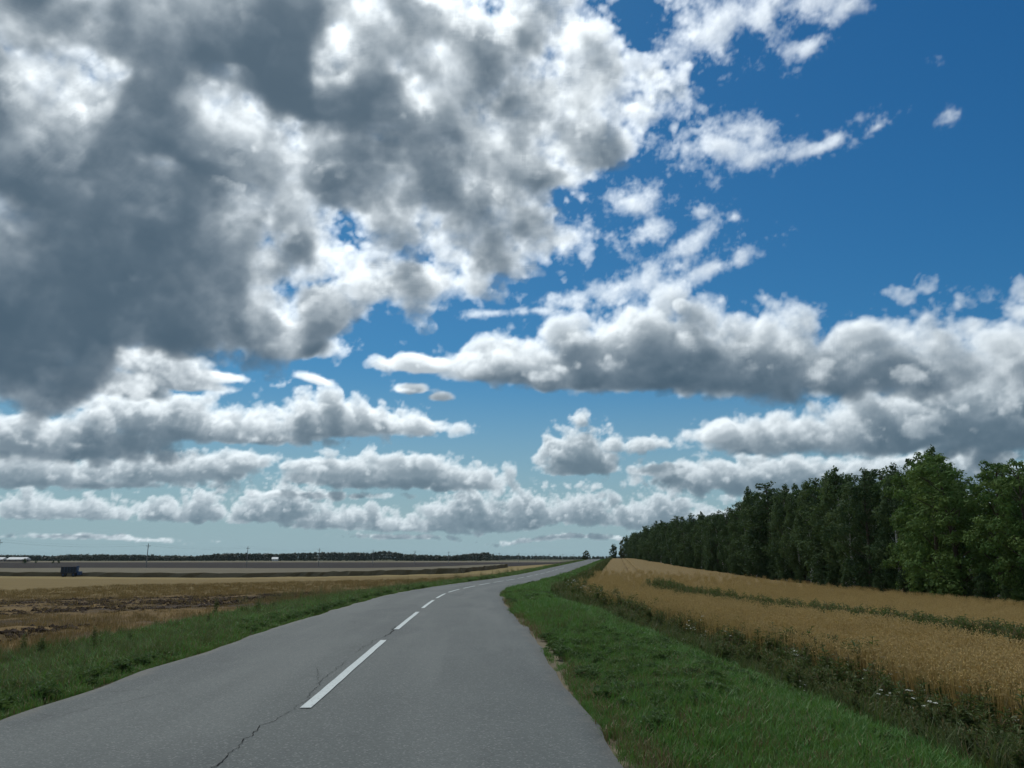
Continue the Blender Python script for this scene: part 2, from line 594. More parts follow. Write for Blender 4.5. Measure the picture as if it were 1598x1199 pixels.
# the Nishita colour with the deep contrast of a phone camera
sr = N.node('ShaderNodeSeparateColor'); wt.links.new(sky.outputs[0], sr.inputs[0])
Rg = N.math('POWER', N(sr.outputs[0]) * 0.1, 1.494) * 0.292 * 10.0
Gg = N.math('POWER', N(sr.outputs[1]) * 0.1, 1.057) * 0.481 * 10.0
Bg = N.math('POWER', N(sr.outputs[2]) * 0.1, 0.852) * 0.597 * 10.0
cc = N.node('ShaderNodeCombineColor')
for i, v in enumerate((Rg, Gg, Bg)):
    wt.links.new(v.s, cc.inputs[i])
SKYC = mixc(sstep(EL, 15.0, -1.0, 0.0, 1.0), N(cc.outputs[0]), (2.95, 4.25, 4.75))
wt.links.new(SKYC.s, w_bg.inputs['Color'])


# ------------------------------------------------------------------ the cloud-carrying sky dome
def new_mat(name):
    m = bpy.data.materials.new(name)
    m.use_nodes = True
    m.node_tree.nodes.clear()
    N.tree = m.node_tree
    o = N.node('ShaderNodeOutputMaterial')
    return m, o


DOME_R = 14000.0
DA, DE = 0.09, 0.09
paz = np.arange(-42.0, 42.0 + 1e-6, DA)
pel = np.arange(-2.0, 42.1 + 1e-6, DE)
PA, PE = np.meshgrid(paz, pel, indexing='ij')
vis = (PE.ravel() > -0.2)
cov = np.zeros(PA.size, np.float32); csun = cov.copy(); csky = cov.copy(); cair = cov.copy()
r4 = clouds(PA.ravel()[vis], PE.ravel()[vis])
for dst, src in zip((cov, csun, csky, cair), r4):
    dst[vis] = src
# the rest of the sky, out of the frame: the same kind of broken cloud, coarser, with an added opening round the sun
oaz = np.concatenate([np.arange(42.0, 318.0 + 1e-6, 2.0)])
oel = np.concatenate([[-2.0, 0.0], np.arange(2.0, 42.1, 2.0)])
OA, OE = np.meshgrid(oaz, oel, indexing='ij')
taz = np.arange(-42.0, 318.0 + 1e-6, 2.0)
tel = np.concatenate([np.arange(42.0, 90.1, 2.0)])
TA, TE = np.meshgrid(taz, tel, indexing='ij')


def rough_cover(az, el):
    ca = np.cos(el / DEG)
    x = np.sin(az / DEG) * ca; y = np.cos(az / DEG) * ca; z = np.sin(el / DEG)
    s = TN / 4.0 / 0.45
    v = tri(TILE_S, x * s + 7, y * s + 9, z * s * 1.3 + 40) * 0.55 + 0.35
    v = v - 2.2 * np.exp(-((az - SUN_AZ) ** 2 * ca ** 2 + (el - SUN_EL) ** 2) / (2 * 8.0 ** 2))  # unseen gap cut in the cover so the sun lamp reaches the ground
    c = np.clip(v * 2.0, 0, 1)
    c *= np.clip((el + 1) / 3, 0, 1)
    th = np.clip(v, 0, 2)
    s_ = c * (0.12 + 0.75 * np.exp(-1.6 * th))
    return c, s_, c * 0.9, c * 0.25 * np.clip((25 - el) / 25, 0, 1)


def grid_faces(na, ne, off):
    i, j = np.meshgrid(np.arange(na - 1), np.arange(ne - 1), indexing='ij')
    a = (i * ne + j).ravel() + off
    return np.stack([a, a + 1, a + ne + 1, a + ne], 1)


def sph(a, e):
    ca = np.cos(e / DEG)
    return np.stack([np.sin(a / DEG) * ca, np.cos(a / DEG) * ca, np.sin(e / DEG)], 1) * DOME_R


def quick_mesh(name, verts, faces, smooth=False):
    """faces: (n,3) or (n,4) int array"""
    me = bpy.data.meshes.new(name)
    verts = np.asarray(verts, np.float32); faces = np.asarray(faces, np.int32)
    nf, k = faces.shape
    me.vertices.add(len(verts)); me.vertices.foreach_set('co', verts.ravel())
    me.loops.add(nf * k); me.loops.foreach_set('vertex_index', faces.ravel())
    me.polygons.add(nf)
    me.polygons.foreach_set('loop_start', np.arange(0, nf * k, k, dtype=np.int32))
    if smooth:
        me.polygons.foreach_set('use_smooth', np.ones(nf, bool))
    me.update(calc_edges=True)
    return me


def add_attr(me, name, arr):
    at = me.attributes.new(name, 'FLOAT', 'POINT')
    at.data.foreach_set('value', np.asarray(arr, np.float32).ravel())


V = np.concatenate([sph(PA.ravel(), PE.ravel()), sph(OA.ravel(), OE.ravel()), sph(TA.ravel(), TE.ravel())])
Fc = np.concatenate([grid_faces(len(paz), len(pel), 0), grid_faces(len(oaz), len(oel), PA.size),
                     grid_faces(len(taz), len(tel), PA.size + OA.size)])
ro = rough_cover(OA.ravel(), OE.ravel()); rt = rough_cover(TA.ravel(), TE.ravel())
dome_me = quick_mesh('sky', V, Fc)
for nm, p, o_, t_ in (('cover', cov, ro[0], rt[0]), ('sunlight', csun, ro[1], rt[1]),
                      ('skylight', csky, ro[2], rt[2]), ('air', cair, ro[3], rt[3])):
    add_attr(dome_me, nm, np.concatenate([p, o_, t_]))
dome = bpy.data.objects.new('sky', dome_me)
dome['kind'] = 'structure'
col.objects.link(dome)
m_sky, mo = new_mat('cloudy_sky')


def attr(name, out='Fac'):
    n = N.node('ShaderNodeAttribute', attribute_type='GEOMETRY', attribute_name=name)
    return N(n.outputs[out])


def vscale(c, f):
    return N.vmath('SCALE', c, scale=f)


cv, su, sk, ai = attr('cover'), attr('sunlight'), attr('skylight'), attr('air')
thin = 1.0 - ai / nmax(cv, 0.001)
cl = N.vmath('ADD', vscale((1.27, 1.29, 1.26), su), vscale((0.052, 0.116, 0.182), sk))
cl = N.vmath('ADD', vscale(cl, thin), vscale((0.30, 0.42, 0.49), ai))
em = N.node('ShaderNodeEmission'); N.put(cl, em.inputs['Color']); em.inputs['Strength'].default_value = 1.0
tr = N.node('ShaderNodeBsdfTransparent')
tcol = N.node('ShaderNodeCombineColor')
for i in range(3):
    N.tree.links.new((1.0 - cv).s, tcol.inputs[i])
N.tree.links.new(tcol.outputs[0], tr.inputs[0])
ad = N.node('ShaderNodeAddShader')
N.tree.links.new(em.outputs[0], ad.inputs[0]); N.tree.links.new(tr.outputs[0], ad.inputs[1])
N.tree.links.new(ad.outputs[0], mo.inputs['Surface'])
m_sky.cycles.emission_sampling = 'NONE'
dome_me.materials.append(m_sky)


# ------------------------------------------------------------------ lie of the land
# the road runs straight, bends right after 30 m, dips, then climbs to a crest at 350 m
_ys = np.arange(-40.0, 7000.0, 1.0)
_hd = np.interp(_ys, [-40, 27, 37, 50, 66, 82, 7000], [-2.7, -2.7, -1.5, 3.7, 7.0, 7.6, 7.6])
_xc = np.cumsum(np.tan(np.radians(_hd))) * 1.0
_xc = _xc - np.interp(8.0, _ys, _xc) - 1.96
ROAD_W = 2.70


def road_x(y): return np.interp(y, _ys, _xc)
def road_dir(y): return np.radians(np.interp(y, _ys, _hd))
def road_z(y):
    return np.interp(y, *smooth_prof)


def _smooth(xs, zs, w=14.0, step=2.0):
    x = np.arange(-40, 7000, step)
    z = np.interp(x, xs, zs)
    k = np.hanning(int(2 * w / step) + 1); k /= k.sum()
    zz = np.convolve(np.pad(z, len(k) // 2, mode='edge'), k, mode='valid')
    return x, zz


smooth_prof = _smooth([-40, 0, 15, 23, 38, 50, 80, 106, 350, 420, 600, 900, 1500, 7000],
                      [0.15, 0.03, -0.02, -0.10, -0.32, -0.50, -0.74, -0.78, 0.42, 0.45, -0.3, -2.4, -4.5, -6])
right_prof = _smooth([-40, 0, 40, 66, 88, 132, 175, 210, 262, 350, 420, 600, 900, 1500, 7000],
                     [-2.2, -2.2, -2.4, -2.7, -2.9, -2.8, -2.3, -1.9, -1.0, 0.0, 0.7, 0.8, -1.0, -4.5, -6], 20)
left_prof = _smooth([-40, 0, 60, 175, 300, 500, 1000, 1500, 7000], [-1.0, -1.1, -1.7, -2.45, -2.75, -3.5, -4.0, -4.8, -6], 20)


def lat(x, y):
    return (x - road_x(y)) * np.cos(road_dir(y))


def sm(v, a, b):
    k = np.clip((v - a) / (b - a), 0, 1)
    return k * k * (3 - 2 * k)


def ground_tz(t, y):
    zr = road_z(y)
    zl = np.interp(y, *left_prof); zR = np.interp(y, *right_prof)
    kr = np.clip((t - 4.0) / 41.0, 0, 2.2)
    kr = kr + 0.10 * sm(t, 4.5, 8.0) * (1 - sm(t, 20, 45))
    kr = kr - np.clip(kr - 1.25, 0, 9) * 0.9
    kl = np.clip((-t - 4.0) / 70.0, 0, 1); kl = kl * (2 - kl)
    z = zr + np.where(t > 0, (zR - zr) * kr, (zl - zr) * kl)
    # verge: small bank beside the asphalt, shallow ditch on the right
    nearf = 1 - sm(y, 200, 420)
    z = z - 0.05 * sm(np.abs(t), 2.6, 3.3)
    z = z + nearf * (0.10 * sm(t, 3.0, 4.2) * (1 - sm(t, 4.2, 6.2)) - 0.20 * np.exp(-((t - 6.3) / 0.8) ** 2))
    z = z - nearf * 0.12 * np.exp(-((t + 5.4) / 1.1) ** 2)
    return z


def ground_z(x, y):
    return ground_tz(lat(x, y), y)


def bump2(x, y, f, seed=0.0):
    return tri(TILE_S, x * f * 8 + seed, y * f * 8 + 2 * seed, np.zeros_like(x) + 11.0 + seed)


# grid in (t, y): tight beside the road and near the camera, opening out to the horizon
tt = np.concatenate([-np.geomspace(6500, 60, 40), np.linspace(-58, -14, 60), np.linspace(-13.6, -3.0, 48), [-2.72, -2.55, 0.0, 2.55, 2.72],
                     np.linspace(3.0, 12.0, 44), np.linspace(12.5, 60, 70), np.geomspace(63, 6500, 40)])
yy = np.concatenate([np.linspace(-14, 3, 14), np.linspace(3.25, 40, 150), np.linspace(40.6, 120, 110), np.geomspace(122, 420, 90), np.geomspace(430, 6800, 70)])
TG, YG = np.meshgrid(tt, yy, indexing='ij')
XG = road_x(YG) + TG / np.cos(road_dir(YG))
ZG = ground_tz(TG, YG)
offr = sm(np.abs(TG), 2.8, 3.6)
ZG = ZG + offr * (0.022 * bump2(XG, YG, 0.9, 3.0) + 0.035 * bump2(XG, YG, 0.22, 9.0)) * (1 - sm(YG, 120, 300)) - (1 - offr) * 0.06
ploughed = np.clip(bump2(XG * 0.25, YG, 0.10, 5.0) * 0.6 + 0.5, 0, 1) * sm(-TG, 7.0, 9.0)
ZG = ZG + sm(-TG, 7.0, 10.0) * (1 - sm(YG, 60, 110)) * 0.022 * bump2(XG, YG, 1.6, 21.0)
g_me = quick_mesh('ground', np.stack([XG.ravel(), YG.ravel(), ZG.ravel()], 1),
                  grid_faces(len(tt), len(yy), 0)[:, ::-1], smooth=True)
add_attr(g_me, 'across', TG)
ground = bpy.data.objects.new('ground', g_me)
ground['kind'] = 'structure'
col.objects.link(ground)


def principled(mo, base, rough=0.9, spec=0.3, normal=None):
    p = N.node('ShaderNodeBsdfPrincipled')
    if isinstance(base, N):
        N.put(base, p.inputs['Base Color'])
    else:
        p.inputs['Base Color'].default_value = (*base, 1.0)
    N.put(rough, p.inputs['Roughness'])
    p.inputs['Specular IOR Level'].default_value = spec
    if normal is not None:
        N.tree.links.new(normal, p.inputs['Normal'])
    if mo is not None:
        N.tree.links.new(p.outputs[0], mo.inputs['Surface'])
    return p


def bump_node(h, strength=0.5, dist=0.02):
    b = N.node('ShaderNodeBump')
    b.inputs['Strength'].default_value = strength
    b.inputs['Distance'].default_value = dist
    N.put(h, b.inputs['Height'])
    return b.outputs[0]


m_ground, mo = new_mat('ground_fields')
geo = N.node('ShaderNodeNewGeometry')
pos = N(geo.outputs['Position'])
px_, py_, pz_ = sep(pos)
ac = attr('across')
n_mid = fbm(pos, 0.35, 4, 0.6)
n_fine = fbm(pos, 3.0, 5, 0.65)
n_big = fbm(N.vmath('MULTIPLY', pos, (0.35, 1.0, 1.0)), 0.09, 4, 0.55)
# right: green verge, straw coloured soil under the crop, forest floor
verge = mixc(n_mid, (0.040, 0.062, 0.018), (0.075, 0.082, 0.030))
verge = mixc(sstep(n_fine, 0.5, 0.75), verge, (0.10, 0.088, 0.045))
straw = mixc(n_fine, (0.15, 0.095, 0.042), (0.24, 0.155, 0.07))
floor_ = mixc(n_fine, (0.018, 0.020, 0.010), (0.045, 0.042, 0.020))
right = mixc(sstep(ac + (n_mid - 0.5) * 1.2, 6.8, 7.4), verge, straw)
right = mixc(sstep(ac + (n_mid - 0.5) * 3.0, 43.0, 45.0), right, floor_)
# left: verge, stubble with ploughed streaks, gold stubble further out with a painted sunlit band, dark ploughland, pale far field
stub = mixc(n_fine, (0.125, 0.080, 0.032), (0.225, 0.150, 0.060))
stub = mixc(sstep(n_mid, 0.35, 0.7), stub, (0.110, 0.072, 0.032))
gold = mixc(fbm(N.vmath('MULTIPLY', pos, (0.05, 1.0, 1.0)), 0.45, 4, 0.6), (0.130, 0.092, 0.036), (0.215, 0.158, 0.064))
soil = mixc(n_fine, (0.020, 0.014, 0.010), (0.085, 0.060, 0.042))
streak = fbm(N.vmath('MULTIPLY', pos, (0.22, 1.0, 1.0)), 0.22, 5, 0.62)
inplough = sstep(py_, 15.0, 20.0) * sstep(py_ + px_ * 0.25, 52.0, 33.0)
fld = mixc(sstep(streak * 0.75 + n_fine * 0.25, 0.47, 0.56) * inplough, stub, soil)
fld = mixc(sstep(py_ + (n_big - 0.5) * 30.0, 44.0, 72.0), fld, gold)
plough = mixc(n_big, (0.017, 0.014, 0.013), (0.030, 0.023, 0.020))
sunlit_edge = sstep(py_ + px_ * 0.3 + (n_mid - 0.5) * 8.0, 114.0, 121.0)
fld = mixc(sunlit_edge * 0.8, fld, (0.23, 0.178, 0.076))  # brighter stubble before the crop: sunshine on the far field painted into the colour
fld = mixc(sstep(py_ + px_ * 0.053, 238.0, 242.0), fld, plough)
fld = mixc(sstep(py_, 870.0, 890.0), fld, (0.20, 0.165, 0.115))
fld = mixc(sstep(py_, 1050.0, 1080.0), fld, (0.09, 0.09, 0.05))
vl = mixc(n_mid, (0.035, 0.058, 0.017), (0.070, 0.080, 0.028))
left = mixc(sstep(ac * -1.0 + (n_mid - 0.5) * 1.6, 5.8, 6.6), vl, fld)
gc = mixc(sstep(ac, -0.5, 0.5), left, right)
# sandy crumbled rim where the asphalt ends
rim = sstep(N.math('ABSOLUTE', ac) + (n_fine - 0.5) * 0.5, 3.12, 2.86)
gc = mixc(rim * 0.8, gc, mixc(n_fine, (0.13, 0.105, 0.075), (0.27, 0.225, 0.165)))
principled(mo, gc, 0.95, 0.1, bump_node(n_fine + n_mid * 0.5, 0.7, 0.06))
g_me.materials.append(m_ground)

# ------------------------------------------------------------------ road
ry = np.concatenate([np.linspace(-14, 3, 18), np.linspace(3.2, 60, 240), np.linspace(60.5, 140, 120), np.linspace(141, 700, 240)])
rt_ = np.array([-1.0, -0.985, -0.9, -0.5, 0.0, 0.5, 0.9, 0.985, 1.0])
rv = []
edge_n = [np.interp(np.arange(len(ry)), np.arange(len(ry)), tri(TILE_S, ry * 9 + 31 * k, ry * 0 + 5.0, ry * 0 + 8.0 * k)) for k in (1, 2)]
ROAD_PTS = []
for i, y in enumerate(ry):
    h = float(road_dir(y)); cx = float(road_x(y)); cz = float(road_z(y))
    for u in rt_:
        w = u * ROAD_W
        if abs(u) > 0.95:
            w += 0.035 * edge_n[0 if u < 0 else 1][i] * (1 if u > 0 else -1)
        zz = cz + 0.035 * (1 - u * u) + 0.02 - (0.10 if abs(u) == 1.0 else 0.0)
        rv.append((cx + w * math.cos(h), y - w * math.sin(h), zz))
road_me = quick_mesh('road', np.array(rv), grid_faces(len(ry), len(rt_), 0), smooth=True)
add_attr(road_me, 'across', np.tile(rt_ * ROAD_W, len(ry)))
add_attr(road_me, 'along', np.repeat(ry, len(rt_)))
road = bpy.data.objects.new('road', road_me)
road['kind'] = 'structure'
col.objects.link(road)


def road_pt(t, y, lift=0.0):
    h = float(road_dir(y)); u = t / ROAD_W
    return (float(road_x(y)) + t * math.cos(h), y - t * math.sin(h), float(road_z(y)) + 0.035 * (1 - u * u) + 0.02 + lift)


m_road, mo = new_mat('old_asphalt')
geo = N.node('ShaderNodeNewGeometry'); pos = N(geo.outputs['Position'])
ac = attr('across'); al_ = attr('along')
agg = voro(pos, 75.0, out='Color')
agr, _, _ = sep(agg)
fine = fbm(pos, 38.0, 4, 0.7)
blot = fbm(pos, 0.55, 4, 0.6)
lane = comb(ac, al_ * 0.06, 0.0)
track = fbm(lane, 1.1, 3, 0.5)
base = mixc(blot, (0.064, 0.075, 0.072), (0.094, 0.107, 0.103))
base = mixc(sstep(track, 0.42, 0.66) * 0.75, base, (0.108, 0.120, 0.114))
base = mixc(sstep(fbm(N.vmath('MULTIPLY', pos, (1.6, 0.5, 1.0)), 0.3, 4, 0.6), 0.50, 0.62) * 0.6, base, (0.058, 0.068, 0.068))
base = mixc(sstep(agr, 0.80, 0.98) * 0.5, base, (0.22, 0.225, 0.215))
base = mixc(sstep(agr, 0.22, 0.05) * 0.4, base, (0.04, 0.042, 0.043))
base = mixc(sstep(fine, 0.58, 0.75) * 0.4, base, (0.055, 0.058, 0.059))
# hair cracks: cell borders in a few patches, and a dusty margin
wv = N.vmath('MULTIPLY_ADD', fbm(pos, 2.2, 3, 0.6, color=True), (0.5, 0.5, 0.5), pos)
ed = voro(wv, 0.42, feature='DISTANCE_TO_EDGE')
crk = sstep(ed, 0.012, 0.004) * sstep(fbm(pos, 0.3, 2, 0.5), 0.55, 0.62)
base = mixc(crk * 0.35, base, (0.025, 0.025, 0.027))
base = mixc(sstep(N.math('ABSOLUTE', ac) + (fbm(pos, 1.4, 4, 0.6) - 0.5) * 0.5, 2.45, 2.72) * 0.45, base, (0.19, 0.175, 0.145))
principled(mo, base, 0.82, 0.35, bump_node(agr * 0.6 + fine, 0.5, 0.006))
road_me.materials.append(m_road)

# crack along the middle seam: a wandering dark gash, widening and pinching out
m_tar, mo = new_mat('crack_dark')
principled(mo, (0.012, 0.012, 0.013), 0.95, 0.1)


def ribbon(name, pts, widths, lift, mat, parent):
    v = []
    for i, (t, y) in enumerate(pts):
        w = widths[i]
        v.append(road_pt(t - w / 2, y, lift)); v.append(road_pt(t + w / 2, y, lift))
    f = [(2 * i, 2 * i + 1, 2 * i + 3, 2 * i + 2) for i in range(len(pts) - 1)]
    me_ = bpy.data.meshes.new(name); me_.from_pydata(v, [], f)
    me_.materials.append(mat)
    o_ = bpy.data.objects.new(name, me_); o_.parent = parent
    col.objects.link(o_)
    return o_


rng = random.Random(4)
for (y0, y1, t0, t1, wmax) in ((3.6, 7.6, -0.16, -0.15, 0.011), (7.5, 11.5, -0.15, -0.22, 0.007), (12.2, 14.6, -0.20, -0.14, 0.010), (14.6, 17.3, -0.11, -0.02, 0.026), (9.2, 10.6, -0.20, -0.42, 0.006)):
    npt = int((y1 - y0) / 0.05)
    pts, wd = [], []
    t = 0.0
    for i in range(npt + 1):
        k = i / npt
        t = t * 0.9 + rng.uniform(-0.022, 0.022)
        pts.append((t0 + (t1 - t0) * k + t, y0 + (y1 - y0) * k))
        wd.append(max(0.003, wmax * (0.35 + 0.65 * rng.random()) * min(1, 6 * k, 6 * (1 - k) + 0.1)))
    ribbon('crack', pts, wd, 0.004, m_tar, road)

# centre line: 6 m dashes with 2 m gaps, worn thermoplastic
m_paint, mo = new_mat('road_paint')
geo = N.node('ShaderNodeNewGeometry'); pos = N(geo.outputs['Position'])
w1 = fbm(pos, 22.0, 6, 0.75)
pc = mixc(sstep(w1, 0.53, 0.66) * 0.75, mixc(fbm(pos, 2.5, 3, 0.6), (0.42, 0.47, 0.46), (0.55, 0.59, 0.58)), (0.24, 0.24, 0.235))
principled(mo, pc, 0.7, 0.3, bump_node(w1, 0.3, 0.004))
# dashes as (start, end) along the road
DASH = [(7.75, 14.15)]
y = 16.4
while y < 150:
    DASH.append((y, y + 6.0)); y += 8.1
for (a, b) in DASH:
    nseg = 14
    pts = [(0.0 + 0.004 * rng.uniform(-1, 1), a + (b - a) * i / nseg) for i in range(nseg + 1)]
    ribbon('lane_marking', pts, [0.105] * (nseg + 1), 0.008, m_paint, road)

# ------------------------------------------------------------------ plant materials
def leaf_mat(name, c0, c1, c2, rough=0.6, trans=0.35, spec=0.25, scale=1.5):
    m, mo = new_mat(name)
    oi = N.node('ShaderNodeObjectInfo')
    rnd = N(oi.outputs['Random'])
    tone = attr('tone')
    c = mixc(rnd, c0, c1)
    c = mixc(tone, c, c2)
    p = principled(None, c, rough, spec)
    t = N.node('ShaderNodeBsdfTranslucent')
    N.put(mixc(0.35, c, (0.10, 0.14, 0.02)), t.inputs['Color'])
    mx = N.node('ShaderNodeMixShader'); mx.inputs[0].default_value = trans
    N.tree.links.new(p.outputs[0], mx.inputs[1]); N.tree.links.new(t.outputs[0], mx.inputs[2])
    N.tree.links.new(mx.outputs[0], mo.inputs['Surface'])
    return m


m_grass = leaf_mat('grass_blades', (0.056, 0.192, 0.034), (0.084, 0.220, 0.038), (0.120, 0.210, 0.050))
m_rank = leaf_mat('rank_grass', (0.050, 0.105, 0.026), (0.080, 0.125, 0.036), (0.120, 0.130, 0.052))
m_dry = leaf_mat('dry_grass', (0.19, 0.135, 0.062), (0.27, 0.195, 0.095), (0.14, 0.115, 0.05), trans=0.25)
m_weed = leaf_mat('weed_leaves', (0.052, 0.110, 0.028), (0.084, 0.134, 0.038), (0.122, 0.142, 0.050))
m_clover = leaf_mat('clover_leaves', (0.050, 0.125, 0.034), (0.070, 0.145, 0.040), (0.095, 0.150, 0.052))
m_flower = leaf_mat('white_umbels', (0.62, 0.62, 0.56), (0.72, 0.72, 0.66), (0.50, 0.52, 0.42), trans=0.2)
m_wheat = leaf_mat('ripe_grain', (0.47, 0.325, 0.120), (0.58, 0.405, 0.150), (0.37, 0.255, 0.100), trans=0.25)
m_stubble = leaf_mat('stubble_straw', (0.28, 0.175, 0.065), (0.40, 0.26, 0.10), (0.19, 0.120, 0.050), trans=0.2)

PR = np.random.default_rng(5)


class Build:
    """collects triangles and quads with a tone per vertex and a material index per face"""
    def __init__(self):
        self.v, self.f, self.t, self.m, self.n = [], [], [], [], 0

    def add(self, v, f, tone=0.0, mat=0):
        v = np.asarray(v, np.float32).reshape(-1, 3)
        self.v.append(v)
        for q in f:
            self.f.append(tuple(i + self.n for i in q)); self.m.append(mat)
        self.t.append(np.broadcast_to(np.asarray(tone, np.float32), (len(v),)).copy())
        self.n += len(v)

    def mesh(self, name, mats):
        me = bpy.data.meshes.new(name)
        me.from_pydata(np.concatenate(self.v).tolist(), [], self.f)
        for m in mats:
            me.materials.append(m)
        me.polygons.foreach_set('material_index', np.array(self.m, np.int32))
        add_attr(me, 'tone', np.concatenate(self.t))
        return me


def blade(b, x, y, h, w, lean, ang, tone, mat=0, curl=0.5):
    dx, dy = math.cos(ang), math.sin(ang)
    sx, sy = -dy * w / 2, dx * w / 2
    p1 = (x + dx * lean * 0.3, y + dy * lean * 0.3, h * 0.55)
    p2 = (x + dx * lean, y + dy * lean, h * (1 - 0.15 * curl))
    b.add([(x - sx, y - sy, -0.03), (x + sx, y + sy, -0.03), (p1[0] + sx * .8, p1[1] + sy * .8, p1[2]), (p1[0] - sx * .8, p1[1] - sy * .8, p1[2]), p2],
          [(0, 1, 2, 3), (3, 2, 4)], tone, mat)


def tuft(n, r, h, w, lean, mats, tone=(0, 1), dry=0.0):
    b = Build()
    for _ in range(n):
        a = PR.uniform(0, 6.28); q = r * math.sqrt(PR.random())
        blade(b, q * math.cos(a), q * math.sin(a), h * PR.uniform(0.5, 1.1), w * PR.uniform(0.7, 1.3), lean * h * PR.uniform(0.2, 1.1),
              PR.uniform(0, 6.28), PR.uniform(*tone), 1 if PR.random() < dry else 0)
    return b.mesh('tuft', mats)


def leaf(b, p, d, l, w, tone, mat=0):
    d = Vector(d).normalized()
    s = d.cross(Vector((PR.uniform(-.3, .3), PR.uniform(-.3, .3), 1))).normalized() * (w / 2)
    p = Vector(p); m = p + d * l * 0.5 + Vector((0, 0, 0.06 * l)); e = p + d * l - Vector((0, 0, 0.12 * l))
    b.add([tuple(p), tuple(m + s), tuple(e), tuple(m - s)], [(0, 1, 2, 3)], tone, mat)


def herb(h, nl, ll, mats, umbels=0, heads=0, stems=3, spread=0.10):
    b = Build()
    for s in range(stems):
        a = PR.uniform(0, 6.28); q = spread * PR.random()
        x, y = q * math.cos(a), q * math.sin(a)
        hh = h * PR.uniform(0.7, 1.05); lx, ly = PR.uniform(-.12, .12) * hh, PR.uniform(-.12, .12) * hh
        w = 0.006
        for k in range(2):
            sx, sy = (w, 0) if k else (0, w)
            b.add([(x - sx, y - sy, -.03), (x + sx, y + sy, -.03), (x + lx + sx * .5, y + ly + sy * .5, hh), (x + lx - sx * .5, y + ly - sy * .5, hh)], [(0, 1, 2, 3)], 0.6, 0)
        for i in range(nl):
            k = PR.uniform(0.05, 0.98)
            an = PR.uniform(0, 6.28)
            l = ll * (1.15 - 0.7 * k) * PR.uniform(0.7, 1.3)
            leaf(b, (x + lx * k, y + ly * k, hh * k), (math.cos(an), math.sin(an), PR.uniform(0.1, 0.9)), l, l * PR.uniform(0.22, 0.4), PR.uniform(0, 1), 0)
        for u in range(umbels):
            an = PR.uniform(0, 6.28); r0 = PR.uniform(0, 0.10) if u else 0
            cx, cy, cz = x + lx + r0 * math.cos(an), y + ly + r0 * math.sin(an), hh + PR.uniform(-0.10, 0.05)
            R = PR.uniform(0.016, 0.034)
            b.add([(x + lx * .8 - .002, y + ly * .8, hh * .8), (x + lx * .8 + .002, y + ly * .8, hh * .8), (cx, cy, cz)], [(0, 1, 2)], 0.5, 0)
            for e in range(9):
                a2 = PR.uniform(0, 6.28); q2 = R * math.sqrt(PR.random()); rr = PR.uniform(0.008, 0.014)
                ex, ey, ez = cx + q2 * math.cos(a2), cy + q2 * math.sin(a2), cz + 0.012 - q2 * 0.2 + PR.uniform(-.004, .004)
                b.add([(ex + rr, ey, ez), (ex, ey + rr, ez + .003), (ex - rr, ey, ez), (ex, ey - rr, ez - .003)], [(0, 1, 2, 3)], PR.random(), 1)
        for u in range(heads):
            an = PR.uniform(0, 6.28); k = PR.uniform(0.6, 1.0)
            leaf(b, (x + lx * k, y + ly * k, hh * k), (math.cos(an) * .4, math.sin(an) * .4, 1), PR.uniform(.08, .16), .02, PR.uniform(0, 1), 1)
    return b.mesh('herb', mats)


def wheat_clump(n, r, h):
    b = Build()
    for _ in range(n):
        a = PR.uniform(0, 6.28); q = r * math.sqrt(PR.random())
        x, y = q * math.cos(a), q * math.sin(a)
        hh = h * PR.uniform(0.8, 1.08); an = PR.uniform(0, 6.28); ln = PR.uniform(0.02, 0.16) * hh
        dx, dy = math.cos(an), math.sin(an)
        sx, sy = -dy * .0028, dx * .0028
        tx, ty = x + dx * ln, y + dy * ln
        tone = PR.random()
        b.add([(x - sx, y - sy, 0), (x + sx, y + sy, 0), (tx + sx, ty + sy, hh), (tx - sx, ty - sy, hh)], [(0, 1, 2, 3)], tone, 0)
        # nodding ear
        e1 = Vector((tx, ty, hh)); e2 = e1 + Vector((dx * .05, dy * .05, PR.uniform(-.02, .06)))
        mid = (e1 + e2) / 2 + Vector((0, 0, .015)); w = .008
        b.add([tuple(e1), tuple(mid + Vector((-dy * w, dx * w, 0))), tuple(e2), tuple(mid + Vector((dy * w, -dx * w, 0))), tuple(mid + Vector((0, 0, w * 1.5)))],
              [(0, 1, 4), (1, 2, 4), (2, 3, 4), (3, 0, 4)], PR.random() * .6, 0)
        if PR.random() < .5:
            leaf(b, (x + dx * ln * .5, y + dy * ln * .5, hh * .5), (math.cos(an + 2), math.sin(an + 2), .3), .14, .010, PR.random(), 0)
    return b.mesh('wheat', [m_wheat])


def library(name, meshes):
    c = bpy.data.collections.new(name)
    for i, m in enumerate(meshes):
        o = bpy.data.objects.new('%s_%02d' % (name, i), m)
        c.objects.link(o)
    return c


